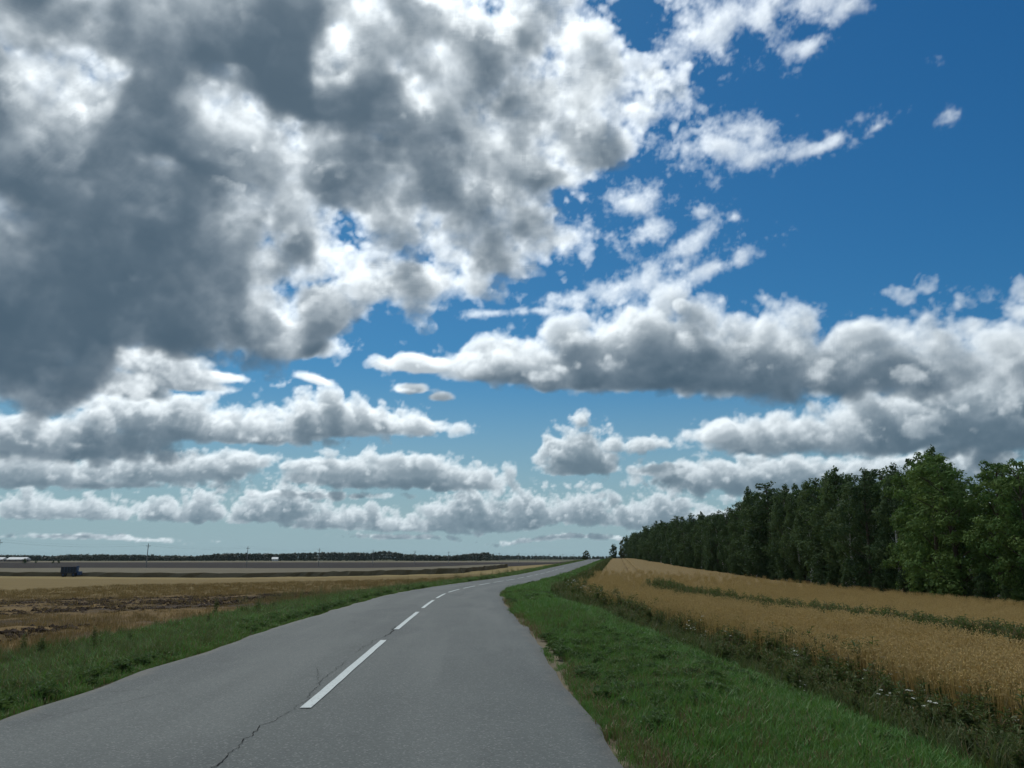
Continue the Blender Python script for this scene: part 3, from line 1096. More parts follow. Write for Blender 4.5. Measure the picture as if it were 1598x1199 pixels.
def scatter(name, lib, nvar, P, scale, kind='stuff', label=None, cat=None, tilt=0.12, seed=1):
    """one object: points that carry one plant of the library each"""
    r = np.random.default_rng(seed)
    n = len(P)
    me = bpy.data.meshes.new(name)
    me.vertices.add(n); me.vertices.foreach_set('co', np.asarray(P, np.float32).ravel())
    add_attr(me, 'psize', np.broadcast_to(scale, (n,)))
    rot = np.stack([r.normal(0, tilt, n), r.normal(0, tilt, n), r.uniform(0, 6.283, n)], 1).astype(np.float32)
    at = me.attributes.new('prot', 'FLOAT_VECTOR', 'POINT'); at.data.foreach_set('vector', rot.ravel())
    at = me.attributes.new('pvar', 'INT', 'POINT'); at.data.foreach_set('value', r.integers(0, nvar, n).astype(np.int32))
    o = bpy.data.objects.new(name, me); col.objects.link(o)
    o['kind'] = kind
    if label:
        o['label'] = label
    if cat:
        o['category'] = cat
    g = bpy.data.node_groups.new('scatter_' + name, 'GeometryNodeTree')
    g.interface.new_socket('Geometry', in_out='INPUT', socket_type='NodeSocketGeometry')
    g.interface.new_socket('Geometry', in_out='OUTPUT', socket_type='NodeSocketGeometry')
    gi = g.nodes.new('NodeGroupInput'); go = g.nodes.new('NodeGroupOutput')
    ip = g.nodes.new('GeometryNodeInstanceOnPoints')
    ci = g.nodes.new('GeometryNodeCollectionInfo')
    ci.inputs['Collection'].default_value = lib
    ci.inputs['Separate Children'].default_value = True
    ci.inputs['Reset Children'].default_value = True

    def na(nm, dt):
        q = g.nodes.new('GeometryNodeInputNamedAttribute'); q.data_type = dt
        q.inputs['Name'].default_value = nm
        return q.outputs[0]
    g.links.new(gi.outputs[0], ip.inputs['Points'])
    g.links.new(ci.outputs[0], ip.inputs['Instance'])
    ip.inputs['Pick Instance'].default_value = True
    g.links.new(na('pvar', 'INT'), ip.inputs['Instance Index'])
    er = g.nodes.new('FunctionNodeEulerToRotation')
    g.links.new(na('prot', 'FLOAT_VECTOR'), er.inputs[0])
    g.links.new(er.outputs[0], ip.inputs['Rotation'])
    g.links.new(na('psize', 'FLOAT'), ip.inputs['Scale'])
    g.links.new(ip.outputs[0], go.inputs[0])
    md = o.modifiers.new('plants', 'NODES'); md.node_group = g
    return o


def strip(t0, t1, y0, y1, dens, seed, keep=None):
    """random points in a strip beside the road: t across, y along; dens per square metre may be a function of y"""
    r = np.random.default_rng(seed)
    ys = np.arange(y0, y1, 0.5)
    d = np.array([dens(q) if callable(dens) else dens for q in ys])
    num = r.poisson(d * 0.5 * (t1 - t0))
    y = np.repeat(ys, num) + r.uniform(0, 0.5, num.sum())
    t = r.uniform(t0, t1, num.sum())
    if keep is not None:
        k = keep(t, y, r)
        t, y = t[k], y[k]
    x = road_x(y) + t / np.cos(road_dir(y))
    return np.stack([x, y, ground_tz(t, y)], 1), t, y, r


def inv(a, b, ymin=5.0):
    """density that thins with distance"""
    return lambda y: max(b, a * (12.0 / max(y, 12.0)) ** 1.6)


def patchy(x, y, f, s):
    return bump2(x, y, f, s)


# ---- right verge: short mown grass
lib_short = library('short_grass', [tuft(34, 0.13, 0.13, 0.007, 0.7, [m_grass, m_dry], dry=0.05) for _ in range(4)])
lib_med = library('rank_tuft', [tuft(36, 0.12, 0.34, 0.008, 0.55, [m_rank, m_dry], dry=0.12) for _ in range(4)])
lib_dry = library('dry_tuft', [tuft(22, 0.10, 0.48, 0.004, 0.45, [m_dry, m_rank], dry=0.3) for _ in range(3)])
lib_herb = library('herb', [herb(0.62, 46, 0.13, [m_weed, m_dry], heads=3) for _ in range(3)] + [herb(0.5, 60, 0.11, [m_weed, m_dry], heads=1, stems=5, spread=0.16) for _ in range(2)])
lib_umbel = library('umbel', [herb(0.62, 16, 0.10, [m_weed, m_flower], umbels=2, stems=2, spread=0.14) for _ in range(4)])
lib_low = library('low_leaf', [herb(0.14, 26, 0.10, [m_clover, m_dry], stems=5, spread=0.14) for _ in range(3)])
lib_wheat = library('wheat_clump', [wheat_clump(30, 0.17, 0.60) for _ in range(4)])
lib_stub = library('stubble', [tuft(26, 0.22, 0.13, 0.007, 0.25, [m_stubble, m_dry], dry=0.3) for _ in range(3)])


def size_far(y, a=1.0, y0=18.0, p=0.45):
    return a * np.minimum(np.maximum(1.0, y / y0) ** p, 2.1)


P, t, y, r = strip(2.66, 6.0, 3.5, 380, inv(95, 0.9), 1, keep=lambda t, y, r: (t > 3.0) | (patchy(t * 4, y, 0.5, 41.0) > 0.1))
edge = 1 - 0.55 * (1 - sm(t, 2.7, 3.2))
scatter('mown_grass', lib_short, 4, P, size_far(y) * r.uniform(0.7, 1.25, len(y)) * edge * (1 + 0.25 * patchy(P[:, 0], P[:, 1], 0.25, 2.0)))
P, t, y, r = strip(3.2, 6.2, 4.0, 200, inv(7, 0.1), 2, keep=lambda t, y, r: (patchy(t * 2, y, 0.18, 4.0) + 0.9 * sm(t, 4.8, 5.8)) > 0.55)
scatter('verge_tussocks', lib_med, 4, P, size_far(y) * r.uniform(0.5, 1.0, len(y)))
P, t, y, r = strip(2.9, 5.6, 4.0, 120, inv(16, 0.1), 3, keep=lambda t, y, r: patchy(t * 3, y, 0.22, 14.0) > 0.4)
scatter('clover_patches', lib_low, 3, P, size_far(y) * r.uniform(0.6, 1.1, len(y)))
lib_dryshort = library('dry_short', [tuft(26, 0.13, 0.11, 0.006, 0.8, [m_dry, m_grass], dry=0.35) for _ in range(3)])
P, t, y, r = strip(2.75, 4.6, 4.0, 90, inv(70, 0.4), 31, keep=lambda t, y, r: patchy(t * 2.2, y * 0.8, 0.20, 23.0) - 0.8 * sm(t, 3.6, 4.6) > 0.55)
scatter('dry_verge_patches', lib_dryshort, 3, P, size_far(y) * r.uniform(0.6, 1.2, len(y)))
# ---- weed strip between verge and grain
P, t, y, r = strip(5.3, 7.5, 4.0, 380, inv(16, 0.5), 4)
scatter('weed_strip_grass', lib_med, 4, P, size_far(y) * r.uniform(0.6, 1.35, len(y)))
P, t, y, r = strip(5.4, 7.7, 4.0, 380, inv(38, 0.5), 5)
scatter('weed_strip_herbs', lib_herb, 5, P, size_far(y) * r.uniform(0.45, 1.15, len(y)) * (0.6 + 0.5 * sm(t, 5.5, 6.9)) * (1 + 0.09 * patchy(P[:, 0], P[:, 1], 0.7, 12.0)))
P, t, y, r = strip(5.6, 7.8, 4.0, 150, inv(10, 0.1), 6, keep=lambda t, y, r: patchy(t * 2, y, 0.2, 7.0) > -0.2)
scatter('weed_strip_dry_stems', lib_dry, 3, P, size_far(y) * r.uniform(0.8, 1.6, len(y)))
P, t, y, r = strip(6.0, 7.6, 7.0, 110, inv(3.4, 0.05), 7, keep=lambda t, y, r: patchy(t * 1.5, y, 0.16, 17.0) > 0.25)
scatter('white_umbel_flowers', lib_umbel, 4, P, size_far(y) * r.uniform(0.6, 1.05, len(y)))
P, t, y, r = strip(3.4, 5.4, 8.0, 60, inv(0.5, 0.02), 17)
scatter('yarrow', lib_umbel, 4, P, size_far(y) * r.uniform(0.3, 0.5, len(y)))

# the belt of trees stands this far right of the road's axis
BELT_Y = [0, 132, 200, 285, 360, 430, 470, 520]
BELT_T = [44.0, 35.5, 29.5, 24.0, 21.5, 18.0, 15.5, 12.0]

# ---- ripe grain on the right: a dense canopy carrying ears, split by a weedy wheel track
TRAM0, TRAM1 = 12.4, 14.1


def canopy(name, t0, t1, y0, y1, top, nt_, ny_, seed):
    ts = np.linspace(t0, t1, nt_); ys = np.geomspace(y0 + 10, y1 + 10, ny_) - 10
    T_, Y_ = np.meshgrid(ts, ys, indexing='ij')
    T_ = t0 + (T_ - t0) * (1 if t1 < 20 else np.clip((np.interp(Y_, BELT_Y, BELT_T) - 1.4 - t0) / (t1 - t0), 0.05, 1.2))
    T_ = T_ + np.where((T_ == t0) | (T_ == t1), 0.25 * bump2(Y_, Y_ * 0, 0.35, seed), 0)
    X_ = road_x(Y_) + T_ / np.cos(road_dir(Y_))
    Z_ = ground_tz(T_, Y_) + top * (1 + 0.05 * bump2(X_, Y_, 0.5, seed) + 0.05 * bump2(X_, Y_, 2.1, seed + 3))
    low = ground_tz(T_, Y_) - 0.05
    edge_ = np.zeros_like(T_, bool); edge_[0] = edge_[-1] = True; edge_[:, 0] = edge_[:, -1] = True
    Z_ = np.where(edge_, low, Z_)
    me = quick_mesh(name, np.stack([X_.ravel(), Y_.ravel(), Z_.ravel()], 1), grid_faces(nt_, ny_, 0)[:, ::-1])
    return me


m_canopy, mo = new_mat('grain_canopy')
geo = N.node('ShaderNodeNewGeometry'); pos = N(geo.outputs['Position'])
c = mixc(fbm(pos, 9.0, 5, 0.7), (0.135, 0.096, 0.039), (0.265, 0.185, 0.073))
c = mixc(sstep(fbm(pos, 0.08, 4, 0.55), 0.40, 0.65) * 0.5, c, (0.200, 0.141, 0.056))
c = mixc(sstep(fbm(pos, 0.5, 4, 0.6), 0.55, 0.72) * 0.35, c, (0.14, 0.115, 0.058))
principled(mo, c, 0.9, 0.1, bump_node(fbm(pos, 14.0, 4, 0.7), 1.0, 0.08))
grain = None
for i, (a, b, y0) in enumerate(((7.1, TRAM0, 4.0), (TRAM1, 42.6, 4.0), (TRAM0 - 0.1, TRAM1 + 0.1, 58.0))):
    me = canopy('ripe_grain', a, b, y0, 430.0, 0.43, (14, 46, 5)[i], 420, 3.0 + i * 11)
    me.materials.append(m_canopy)
    o = bpy.data.objects.new('ripe_grain', me); o['kind'] = 'stuff'; col.objects.link(o)
P, t, y, r = strip(6.9, 41.0, 4.5, 150, lambda y: max(0.0, 34 * (10.0 / max(y, 10.0)) ** 1.75), 8,
                   keep=lambda t, y, r: (r.random(len(t)) > sm(y, 70, 150)) & (t < np.interp(y, BELT_Y, BELT_T) - 1.5) & ~((t > TRAM0) & (t < TRAM1) & (y < 58)) & (t < 0.9 * y + 6))
scatter('grain_ears', lib_wheat, 4, P, size_far(y, 1.0, 16.0, 0.18) * r.uniform(0.9, 1.12, len(y)) * (1 + 0.04 * patchy(P[:, 0], P[:, 1], 0.2, 3.0)), tilt=0.07)
P, t, y, r = strip(TRAM0 - 0.2, TRAM1 + 0.1, 8, 62, inv(60, 5.0), 9)
scatter('wheel_track_weeds', lib_herb, 5, P, size_far(y, 1.0, 30) * r.uniform(1.15, 1.6, len(y)))
P, t, y, r = strip(TRAM0 - 0.3, TRAM1 + 0.2, 8, 62, inv(60, 3.0), 10)
scatter('wheel_track_grass', lib_med, 4, P, size_far(y, 1.0, 30) * r.uniform(1.5, 2.0, len(y)))

# ---- left verge
lib_left = library('left_tuft', [tuft(34, 0.13, 0.12, 0.007, 0.8, [m_grass, m_dry], dry=0.22) for _ in range(4)])
P, t, y, r = strip(-6.2, -2.72, 3.0, 330, inv(70, 0.7), 11)
scatter('left_verge_grass', lib_left, 4, P, size_far(y) * r.uniform(0.8, 1.5, len(y)) * (0.45 + 0.75 * sm(-t, 2.72, 3.4)))
P, t, y, r = strip(-6.4, -3.1, 4.0, 330, inv(30, 0.5), 12, keep=lambda t, y, r: patchy(t * 1.5, y, 0.12, 6.0) + sm(-t, 3.2, 4.2) > 0.5)
scatter('left_verge_tussocks', lib_med, 4, P, size_far(y) * r.uniform(0.4, 0.85, len(y)))
P, t, y, r = strip(-4.4, -2.95, 4.0, 90, inv(26, 0.2), 13, keep=lambda t, y, r: patchy(t * 2, y, 0.13, 9.0) > -0.25)
scatter('left_verge_leafy_plants', lib_low, 3, P, size_far(y) * r.uniform(0.6, 1.25, len(y)))
P, t, y, r = strip(-8.4, -5.0, 8.0, 150, inv(10, 0.1), 14, keep=lambda t, y, r: patchy(t, y, 0.10, 19.0) > -0.1)
scatter('left_dry_stems', lib_dry, 3, P, size_far(y) * r.uniform(0.5, 1.1, len(y)))
P, t, y, r = strip(-6.6, -4.6, 8.0, 60, inv(0.7, 0.01), 15, keep=lambda t, y, r: patchy(t, y, 0.12, 29.0) > 0.5)
scatter('left_tall_weeds', lib_herb, 5, P, size_far(y) * r.uniform(0.4, 0.75, len(y)))
# ---- stubble
P, t, y, r = strip(-48, -5.6, 9.0, 95, lambda y: max(1.0, 16 * (14.0 / max(y, 14.0)) ** 1.4), 16,
                   keep=lambda t, y, r: (-t < 0.85 * y + 3) & (r.random(len(t)) < np.where((y > 17) & (y < 46) & (t < -8) & (patchy(t * 0.25, y, 0.12, 5.0) > 0.1), 0.25, 1.0)))
scatter('stubble', lib_stub, 3, P, size_far(y, 1.0, 20) * r.uniform(0.7, 1.2, len(y)))
# clods turned up by the plough
lib_clod = []
m_soil, mo = new_mat('turned_soil')
geo = N.node('ShaderNodeNewGeometry'); pos = N(geo.outputs['Position'])
principled(mo, mixc(fbm(pos, 12.0, 4, 0.6), (0.022, 0.015, 0.011), (0.075, 0.052, 0.037)), 0.95, 0.1)
for k in range(4):
    bm = bmesh.new(); bmesh.ops.create_icosphere(bm, subdivisions=1, radius=0.11)
    for v in bm.verts:
        v.co *= PR.uniform(0.6, 1.4); v.co.z *= 0.6
    me = bpy.data.meshes.new('clod'); bm.to_mesh(me); bm.free(); me.materials.append(m_soil); lib_clod.append(me)
lc = library('clod', lib_clod)
P, t, y, r = strip(-46, -8.0, 16.0, 50, lambda y: 9.0, 18, keep=lambda t, y, r: (-t < 0.85 * y + 3) & (patchy(t * 0.25, y, 0.12, 5.0) > 0.0))
scatter('soil_clods', lc, 4, P, r.uniform(0.3, 1.1, len(y)))

# ---- standing crop far out on the left
cp = [(-420, 205), (-120, 172), (-40, 146), (-8.5, 136), (-1.0, 205), (-6, 240), (-420, 262)]
m_far, mo = new_mat('far_crop')
geo = N.node('ShaderNodeNewGeometry'); pos = N(geo.outputs['Position'])
principled(mo, mixc(fbm(pos, 0.8, 5, 0.65), (0.105, 0.092, 0.062), (0.165, 0.145, 0.098)), 0.9, 0.1)
bm = bmesh.new()
vt = [bm.verts.new((x, y, 0)) for x, y in cp]
bm.faces.new(vt)
bmesh.ops.triangulate(bm, faces=bm.faces[:])
bmesh.ops.subdivide_edges(bm, edges=bm.edges[:], cuts=24, use_grid_fill=True)
bmesh.ops.triangulate(bm, faces=bm.faces[:])
ex = bmesh.ops.extrude_face_region(bm, geom=bm.faces[:])
up = {v for v in ex['geom'] if isinstance(v, bmesh.types.BMVert)}
for v in bm.verts:
    z = float(ground_z(np.array([v.co.x]), np.array([v.co.y]))[0])
    if v in up:
        v.co.z = z + 0.85 + PR.uniform(-0.10, 0.10)
        v.co.x += PR.uniform(-.4, .4); v.co.y += PR.uniform(-.4, .4)
    else:
        v.co.z = z - 0.2
bmesh.ops.recalc_face_normals(bm, faces=bm.faces[:])
me = bpy.data.meshes.new('standing_crop'); bm.to_mesh(me); bm.free(); me.materials.append(m_far)
o = bpy.data.objects.new('standing_crop', me); o['kind'] = 'stuff'; col.objects.link(o)

# ------------------------------------------------------------------ trees
def bark_mat(name, c0, c1, c2=None):
    m, mo = new_mat(name)
    tcn = N.node('ShaderNodeTexCoord'); p = N(tcn.outputs['Object'])
    c = mixc(fbm(N.vmath('MULTIPLY', p, (6.0, 6.0, 1.2)), 2.0, 4, 0.6), c0, c1)
    if c2:
        c = mixc(sstep(fbm(N.vmath('MULTIPLY', p, (1.0, 1.0, 6.0)), 1.3, 3, 0.6), 0.56, 0.66), c, c2)
    principled(mo, c, 0.9, 0.15)
    return m


m_bark = bark_mat('grey_brown_bark', (0.045, 0.035, 0.026), (0.10, 0.082, 0.062))
m_birch = bark_mat('birch_bark', (0.46, 0.45, 0.42), (0.62, 0.60, 0.56), (0.05, 0.045, 0.04))
m_oak = leaf_mat('oak_foliage', (0.044, 0.104, 0.028), (0.086, 0.158, 0.042), (0.135, 0.205, 0.058), trans=0.3, rough=0.8, spec=0.12)
m_maple = leaf_mat('dark_foliage', (0.024, 0.056, 0.026), (0.058, 0.100, 0.040), (0.076, 0.118, 0.050), trans=0.28, rough=0.8, spec=0.12)
m_birchl = leaf_mat('birch_foliage', (0.040, 0.080, 0.036), (0.080, 0.126, 0.050), (0.105, 0.152, 0.066), trans=0.3, rough=0.8, spec=0.12)
m_yell = leaf_mat('yellowing_foliage', (0.062, 0.078, 0.020), (0.082, 0.092, 0.026), (0.110, 0.110, 0.036), trans=0.3, rough=0.8, spec=0.12)

TR = np.random.default_rng(21)


def tube(path, radii, n=7):
    v, f = [], []
    for i, (p, r) in enumerate(zip(path, radii)):
        p = Vector(p)
        d = (Vector(path[min(i + 1, len(path) - 1)]) - Vector(path[max(i - 1, 0)])).normalized()
        a = d.orthogonal().normalized(); b = d.cross(a)
        for k in range(n):
            q = p + a * (r * math.cos(6.283 * k / n)) + b * (r * math.sin(6.283 * k / n))
            v.append(tuple(q))
    for i in range(len(path) - 1):
        for k in range(n):
            f.append((i * n + k, i * n + (k + 1) % n, (i + 1) * n + (k + 1) % n, (i + 1) * n + k))
    return v, f


def leaf_cloud(centres, radii, counts, size, droop=0.0, stretch=1.0):
    """many small folded leaf sprays spread through the given lumps"""
    V_, T_ = [], []
    for c, r, n in zip(centres, radii, counts):
        d = TR.normal(size=(n, 3)); d /= np.linalg.norm(d, axis=1)[:, None]
        q = TR.random(n) ** 0.45
        p = d * (q * r)[:, None]
        p[:, 2] *= stretch * 0.85
        p = p + c
        nrm = d * 0.9 + TR.normal(size=(n, 3)) * 0.40 + np.array([0, 0, 0.45])
        nrm /= np.linalg.norm(nrm, axis=1)[:, None]
        ax = np.cross(nrm, TR.normal(size=(n, 3))); ax /= np.linalg.norm(ax, axis=1)[:, None]
        if droop:
            ax = ax * (1 - droop) + np.array([0, 0, -1.0]) * droop
            ax /= np.linalg.norm(ax, axis=1)[:, None]
        bx = np.cross(nrm, ax); bx /= np.linalg.norm(bx, axis=1)[:, None]
        lump = TR.normal(0, 0.28)
        s = size * TR.uniform(0.6, 1.3, n)[:, None]
        fold = nrm * (s * 0.18)
        quad = np.stack([p - ax * s, p - bx * s * 0.48 - fold, p + ax * s, p + bx * s * 0.48 - fold], 1)
        V_.append(quad.reshape(-1, 3))
        T_.append(np.repeat(np.clip(TR.normal(0.35, 0.16, n) + lump, 0, 1), 4))
    V_ = np.concatenate(V_); n4 = len(V_) // 4
    return V_, np.arange(n4 * 4).reshape(-1, 4), np.concatenate(T_)


def make_tree_mesh(kind, seed, budget=7000):
    """unit trees about 15 m tall; returns trunk mesh, crown mesh"""
    global TR
    TR = np.random.default_rng(seed)
    H_ = 15.0
    cen, rad = [], []
    tv, tf = [], []

    def addtube(path, radii, n=7):
        v, f = tube(path, radii, n)
        o = len(tv)
        tv.extend(v); tf.extend([tuple(i + o for i in q) for q in f])
    lean = TR.uniform(-0.6, 0.6, 2)
    if kind == 'birch':
        r0, base, wmax, stretch, droop, size = 0.15, (0.24 if seed % 2 else 0.12), 2.6, 1.5, 0.5, 0.150
        n_l = 90
    elif kind == 'oak':
        r0, base, wmax, stretch, droop, size = 0.26, 0.03, 3.9, 0.9, 0.15, 0.18
        n_l = 105
    elif kind == 'bush':
        r0, base, wmax, stretch, droop, size = 0.10, 0.02, 5.5, 0.9, 0.1, 0.42
        n_l = 50
    elif kind == 'dense':
        r0, base, wmax, stretch, droop, size = 0.22, 0.02, 4.6, 1.0, 0.1, 0.34
        n_l = 90
    else:
        r0, base, wmax, stretch, droop, size = 0.22, 0.04, 3.2, 1.05, 0.2, 0.17
        n_l = 100
    trunk = [(lean[0] * k * k + 0.12 * math.sin(5 * k + seed), lean[1] * k * k + 0.1 * math.cos(4 * k + seed), -0.3 + k * H_ * 0.95) for k in np.linspace(0, 1, 9)]
    addtube(trunk, [r0 * (1.25 - 0.2 * min(1, i)) * (1 - 0.92 * i / 8) + 0.012 for i in range(9)], 8)
    if kind == 'birch' and seed % 2:      # a second stem
        addtube([(p[0] + 0.3 + 0.12 * i, p[1] + 0.1 * i, p[2] * 0.82) for i, p in enumerate(trunk)], [0.11 * (1 - 0.9 * i / 8) + 0.01 for i in range(9)], 6)
    lobes = [(TR.uniform(0, 6.28), TR.uniform(0.15, 0.95), TR.uniform(0.7, 1.25)) for _ in range(9)]
    for i in range(n_l):
        k = base + (1 - base) * ((i + TR.random()) / n_l) ** 0.9
        u = (k - base) / (1 - base)
        if kind == 'birch':
            prof = (0.55 + 0.9 * u) if u < 0.35 else (0.87 * (1 - (u - 0.35) / 0.66) ** 0.75 + 0.06)
        elif kind == 'bush':
            prof = math.sqrt(max(0.03, 1 - u * u))
        else:
            prof = (0.75 + 0.55 * u) if u < 0.4 else (0.97 * math.sqrt(max(0.0, 1 - ((u - 0.4) / 0.63) ** 2)) + 0.05)
        a = TR.uniform(0, 6.283)
        bulge = 1.0
        for (la, lu, lw) in lobes:
            da = math.atan2(math.sin(a - la), math.cos(a - la))
            bulge += 0.38 * lw * math.exp(-(da / 0.6) ** 2 - ((u - lu) / 0.13) ** 2) - 0.035
        rr = wmax * prof * bulge * math.sqrt(TR.uniform(0.12, 1.0))
        zc = k * H_ * 0.985
        ti = min(8, k / 0.95 * 8); i0 = int(min(7, ti)); fr = ti - i0
        tx = trunk[i0][0] * (1 - fr) + trunk[i0 + 1][0] * fr; ty = trunk[i0][1] * (1 - fr) + trunk[i0 + 1][1] * fr
        c = np.array([tx + rr * math.cos(a), ty + rr * math.sin(a), zc])
        r = (0.62 if kind == 'birch' else 0.95) * TR.uniform(0.65, 1.3) * (0.75 + 0.5 * (1 - u)) * (1.7 if kind == 'bush' else 1)
        if u > 0.9:
            r *= 0.6
        cen.append(c); rad.append(r)
        if i % 3 == 0 and kind != 'bush':
            zb = max(0.12 * H_, zc - rr * TR.uniform(0.5, 0.9) - 0.4)
            kb = min(7.99, max(0, (zb + 0.3) / (H_ * 0.95) * 8)); j = int(kb); fb = kb - j
            b0 = tuple(trunk[j][q] * (1 - fb) + trunk[j + 1][q] * fb for q in range(3))
            mid = ((b0[0] + c[0]) / 2 + TR.uniform(-.2, .2), (b0[1] + c[1]) / 2 + TR.uniform(-.2, .2), (b0[2] + c[2]) / 2 + 0.15)
            addtube([b0, mid, tuple(c)], [r0 * 0.32 * (1 - 0.6 * k), r0 * 0.2, 0.012], 5)
    rad = np.array(rad); cen = np.array(cen)
    w = rad ** 2; cnt = np.maximum(12, (budget * w / w.sum()).astype(int))
    V_, F_, T_ = leaf_cloud(cen, rad, cnt, size, droop, stretch)
    # stray sprigs that break the outline
    ns = 60
    pick = TR.integers(0, len(cen), ns)
    d = TR.normal(size=(ns, 3)); d /= np.linalg.norm(d, axis=1)[:, None]; d[:, 2] = np.abs(d[:, 2]) * 0.8
    V2, F2, T2 = leaf_cloud(cen[pick] + d * rad[pick][:, None] * 1.1, np.full(ns, 0.35), np.full(ns, 14), size, droop, stretch)
    F_ = np.concatenate([F_, F2 + len(V_)]); V_ = np.concatenate([V_, V2]); T_ = np.concatenate([T_, T2])
    cm = quick_mesh('crown', V_, F_)
    add_attr(cm, 'tone', T_)
    tm = bpy.data.meshes.new('trunk'); tm.from_pydata(tv, [], tf)
    for p in tm.polygons:
        p.use_smooth = True
    return tm, cm


KINDS = {}
for kind, nvar, mat_b, mats_l in (('birch', 4, m_birch, (m_birchl,)), ('oak', 4, m_bark, (m_oak,)), ('maple', 4, m_bark, (m_maple,)), ('bush', 3, m_bark, (m_maple,)), ('dense', 2, m_bark, (m_maple,))):
    KINDS[kind] = []
    for s in range(nvar):
        tm, cm = make_tree_mesh(kind, 100 + 7 * s + len(kind), {'oak': 9000, 'bush': 2600}.get(kind, 7500))
        tm.materials.append(mat_b); cm.materials.append(mats_l[0])
        KINDS[kind].append((tm, cm))
yt, yc = make_tree_mesh('dense', 333, 6000)
yt.materials.append(m_bark); yc.materials.append(m_yell)
KINDS['yellowing'] = [(yt, yc)]

NAMES = {'birch': 'birch_tree', 'oak': 'oak_tree', 'maple': 'broadleaf_tree', 'bush': 'shrub', 'yellowing': 'broadleaf_tree', 'dense': 'broadleaf_tree'}


def place_tree(kind, var, x, y, h, wide, label, group=None, rot=None, cat=None):
    tm, cm = KINDS[kind][var % len(KINDS[kind])]
    e = bpy.data.objects.new(NAMES[kind], None)
    e.empty_display_size = 0.5
    e.location = (x, y, float(ground_z(np.array([x]), np.array([y]))[0]))
    e.rotation_euler = (0, 0, rot if rot is not None else (x * 12.9 + y * 7.7) % 6.283)
    s = h / 15.0
    e.scale = (s * wide, s * wide, s)
    e['label'] = label; e['category'] = cat or ('shrub' if kind == 'bush' else 'tree')
    if group:
        e['group'] = group
    col.objects.link(e)
    for nm, m in (('trunk', tm), ('crown', cm)):
        o = bpy.data.objects.new(nm, m); o.parent = e; col.objects.link(o)
    return e


# view helpers for sizing the belt: f in pixels of the 1598 px photo
FPX = 1200.0


def row_to_z(row, y):
    v = (599.5 - row) / FPX; p = math.radians(PITCH)
    return CAM_H + y * (math.sin(p) + math.cos(p) * v) / (math.cos(p) - math.sin(p) * v)


def col_of(x, y):
    return 799 + FPX * x / (y * math.cos(math.radians(PITCH)))


SKX = [940, 958, 975, 1000, 1020, 1050, 1080, 1115, 1150, 1170, 1200, 1240, 1265, 1300, 1330, 1360, 1385, 1412, 1440, 1475, 1505, 1530, 1565, 1600, 1700, 2400]
SKY_ = [856, 848, 837, 831, 817, 811, 807, 793, 797, 768, 757, 760, 741, 735, 733, 730, 711, 732, 712, 698, 708, 733, 712, 722, 700, 640]


def belt_x(t, y):
    return float(road_x(y)) + t / math.cos(float(road_dir(y)))


def belt_t(y):
    return float(np.interp(y, BELT_Y, BELT_T))


rng = random.Random(9)
SPECIAL = {}
yv = 40.0
row_i = 0
front = []
while yv < 455:
    front.append(yv)
    yv += 4.0 + 0.012 * yv + rng.uniform(-0.5, 0.8)
labels_used = {}
for i, yb in enumerate(front):
    t = belt_t(yb) + rng.uniform(-0.7, 1.0)
    x = belt_x(t, yb)
    c = col_of(x, yb)
    h = row_to_z(float(np.interp(c, SKX, SKY_)) + rng.uniform(-6, 16) * min(1.0, 150.0 / yb), yb) - float(ground_z(np.array([x]), np.array([yb]))[0])
    h = min(max(h, 6.0), 18.5)
    if c > 1425:
        kind = 'oak'
    elif c > 1215:
        kind = 'birch' if i % 3 != 1 else 'maple'
    elif c > 990:
        kind = 'maple' if i % 4 else 'birch'
    else:
        kind = 'maple'
    wide = {'oak': 1.0, 'birch': 1.2, 'maple': 1.15}[kind] * rng.uniform(0.8, 1.25)
    SPECIAL[i] = (kind, i, x, yb, h, wide, c)
ORDN = ['first', 'second', 'third', 'fourth', 'fifth', 'sixth', 'seventh', 'eighth', 'ninth', 'tenth', 'eleventh', 'twelfth',
        'thirteenth', 'fourteenth', 'fifteenth', 'sixteenth', 'seventeenth', 'eighteenth', 'nineteenth', 'twentieth']
count = {}
for i, (kind, var, x, yb, h, wide, c) in SPECIAL.items():     # nearest first: they run from right to left in the photo
    if c > 1640:
        txt, grp = 'green oak beyond the right end of the tree belt', 'oaks past the right edge'
    elif kind == 'oak':
        txt, grp = '%s broad bright green oak from the right in the tree belt', 'oaks at the near end of the belt'
    elif kind == 'birch' and c > 1215:
        txt, grp = '%s drooping pale trunked birch from the right in the tree belt', 'birches in the right part of the belt'
    elif c > 1215:
        txt, grp = '%s dark leafy tree from the right among the birches', 'dark trees among the birches'
    elif kind == 'birch':
        txt, grp = '%s slim birch from the right in the dark middle of the belt', 'birches in the middle of the belt'
    elif c > 1060:
        txt, grp = '%s dark dense tree from the right in the middle of the belt', 'dark trees in the middle of the belt'
    else:
        txt, grp = 'small looking dark tree in the far end of the tree belt', 'trees at the far end of the belt'
    k = count.get(grp, 0); count[grp] = k + 1
    place_tree(kind, var, x, yb, h, wide, txt % ORDN[min(k, 19)] if '%s' in txt else txt, grp)
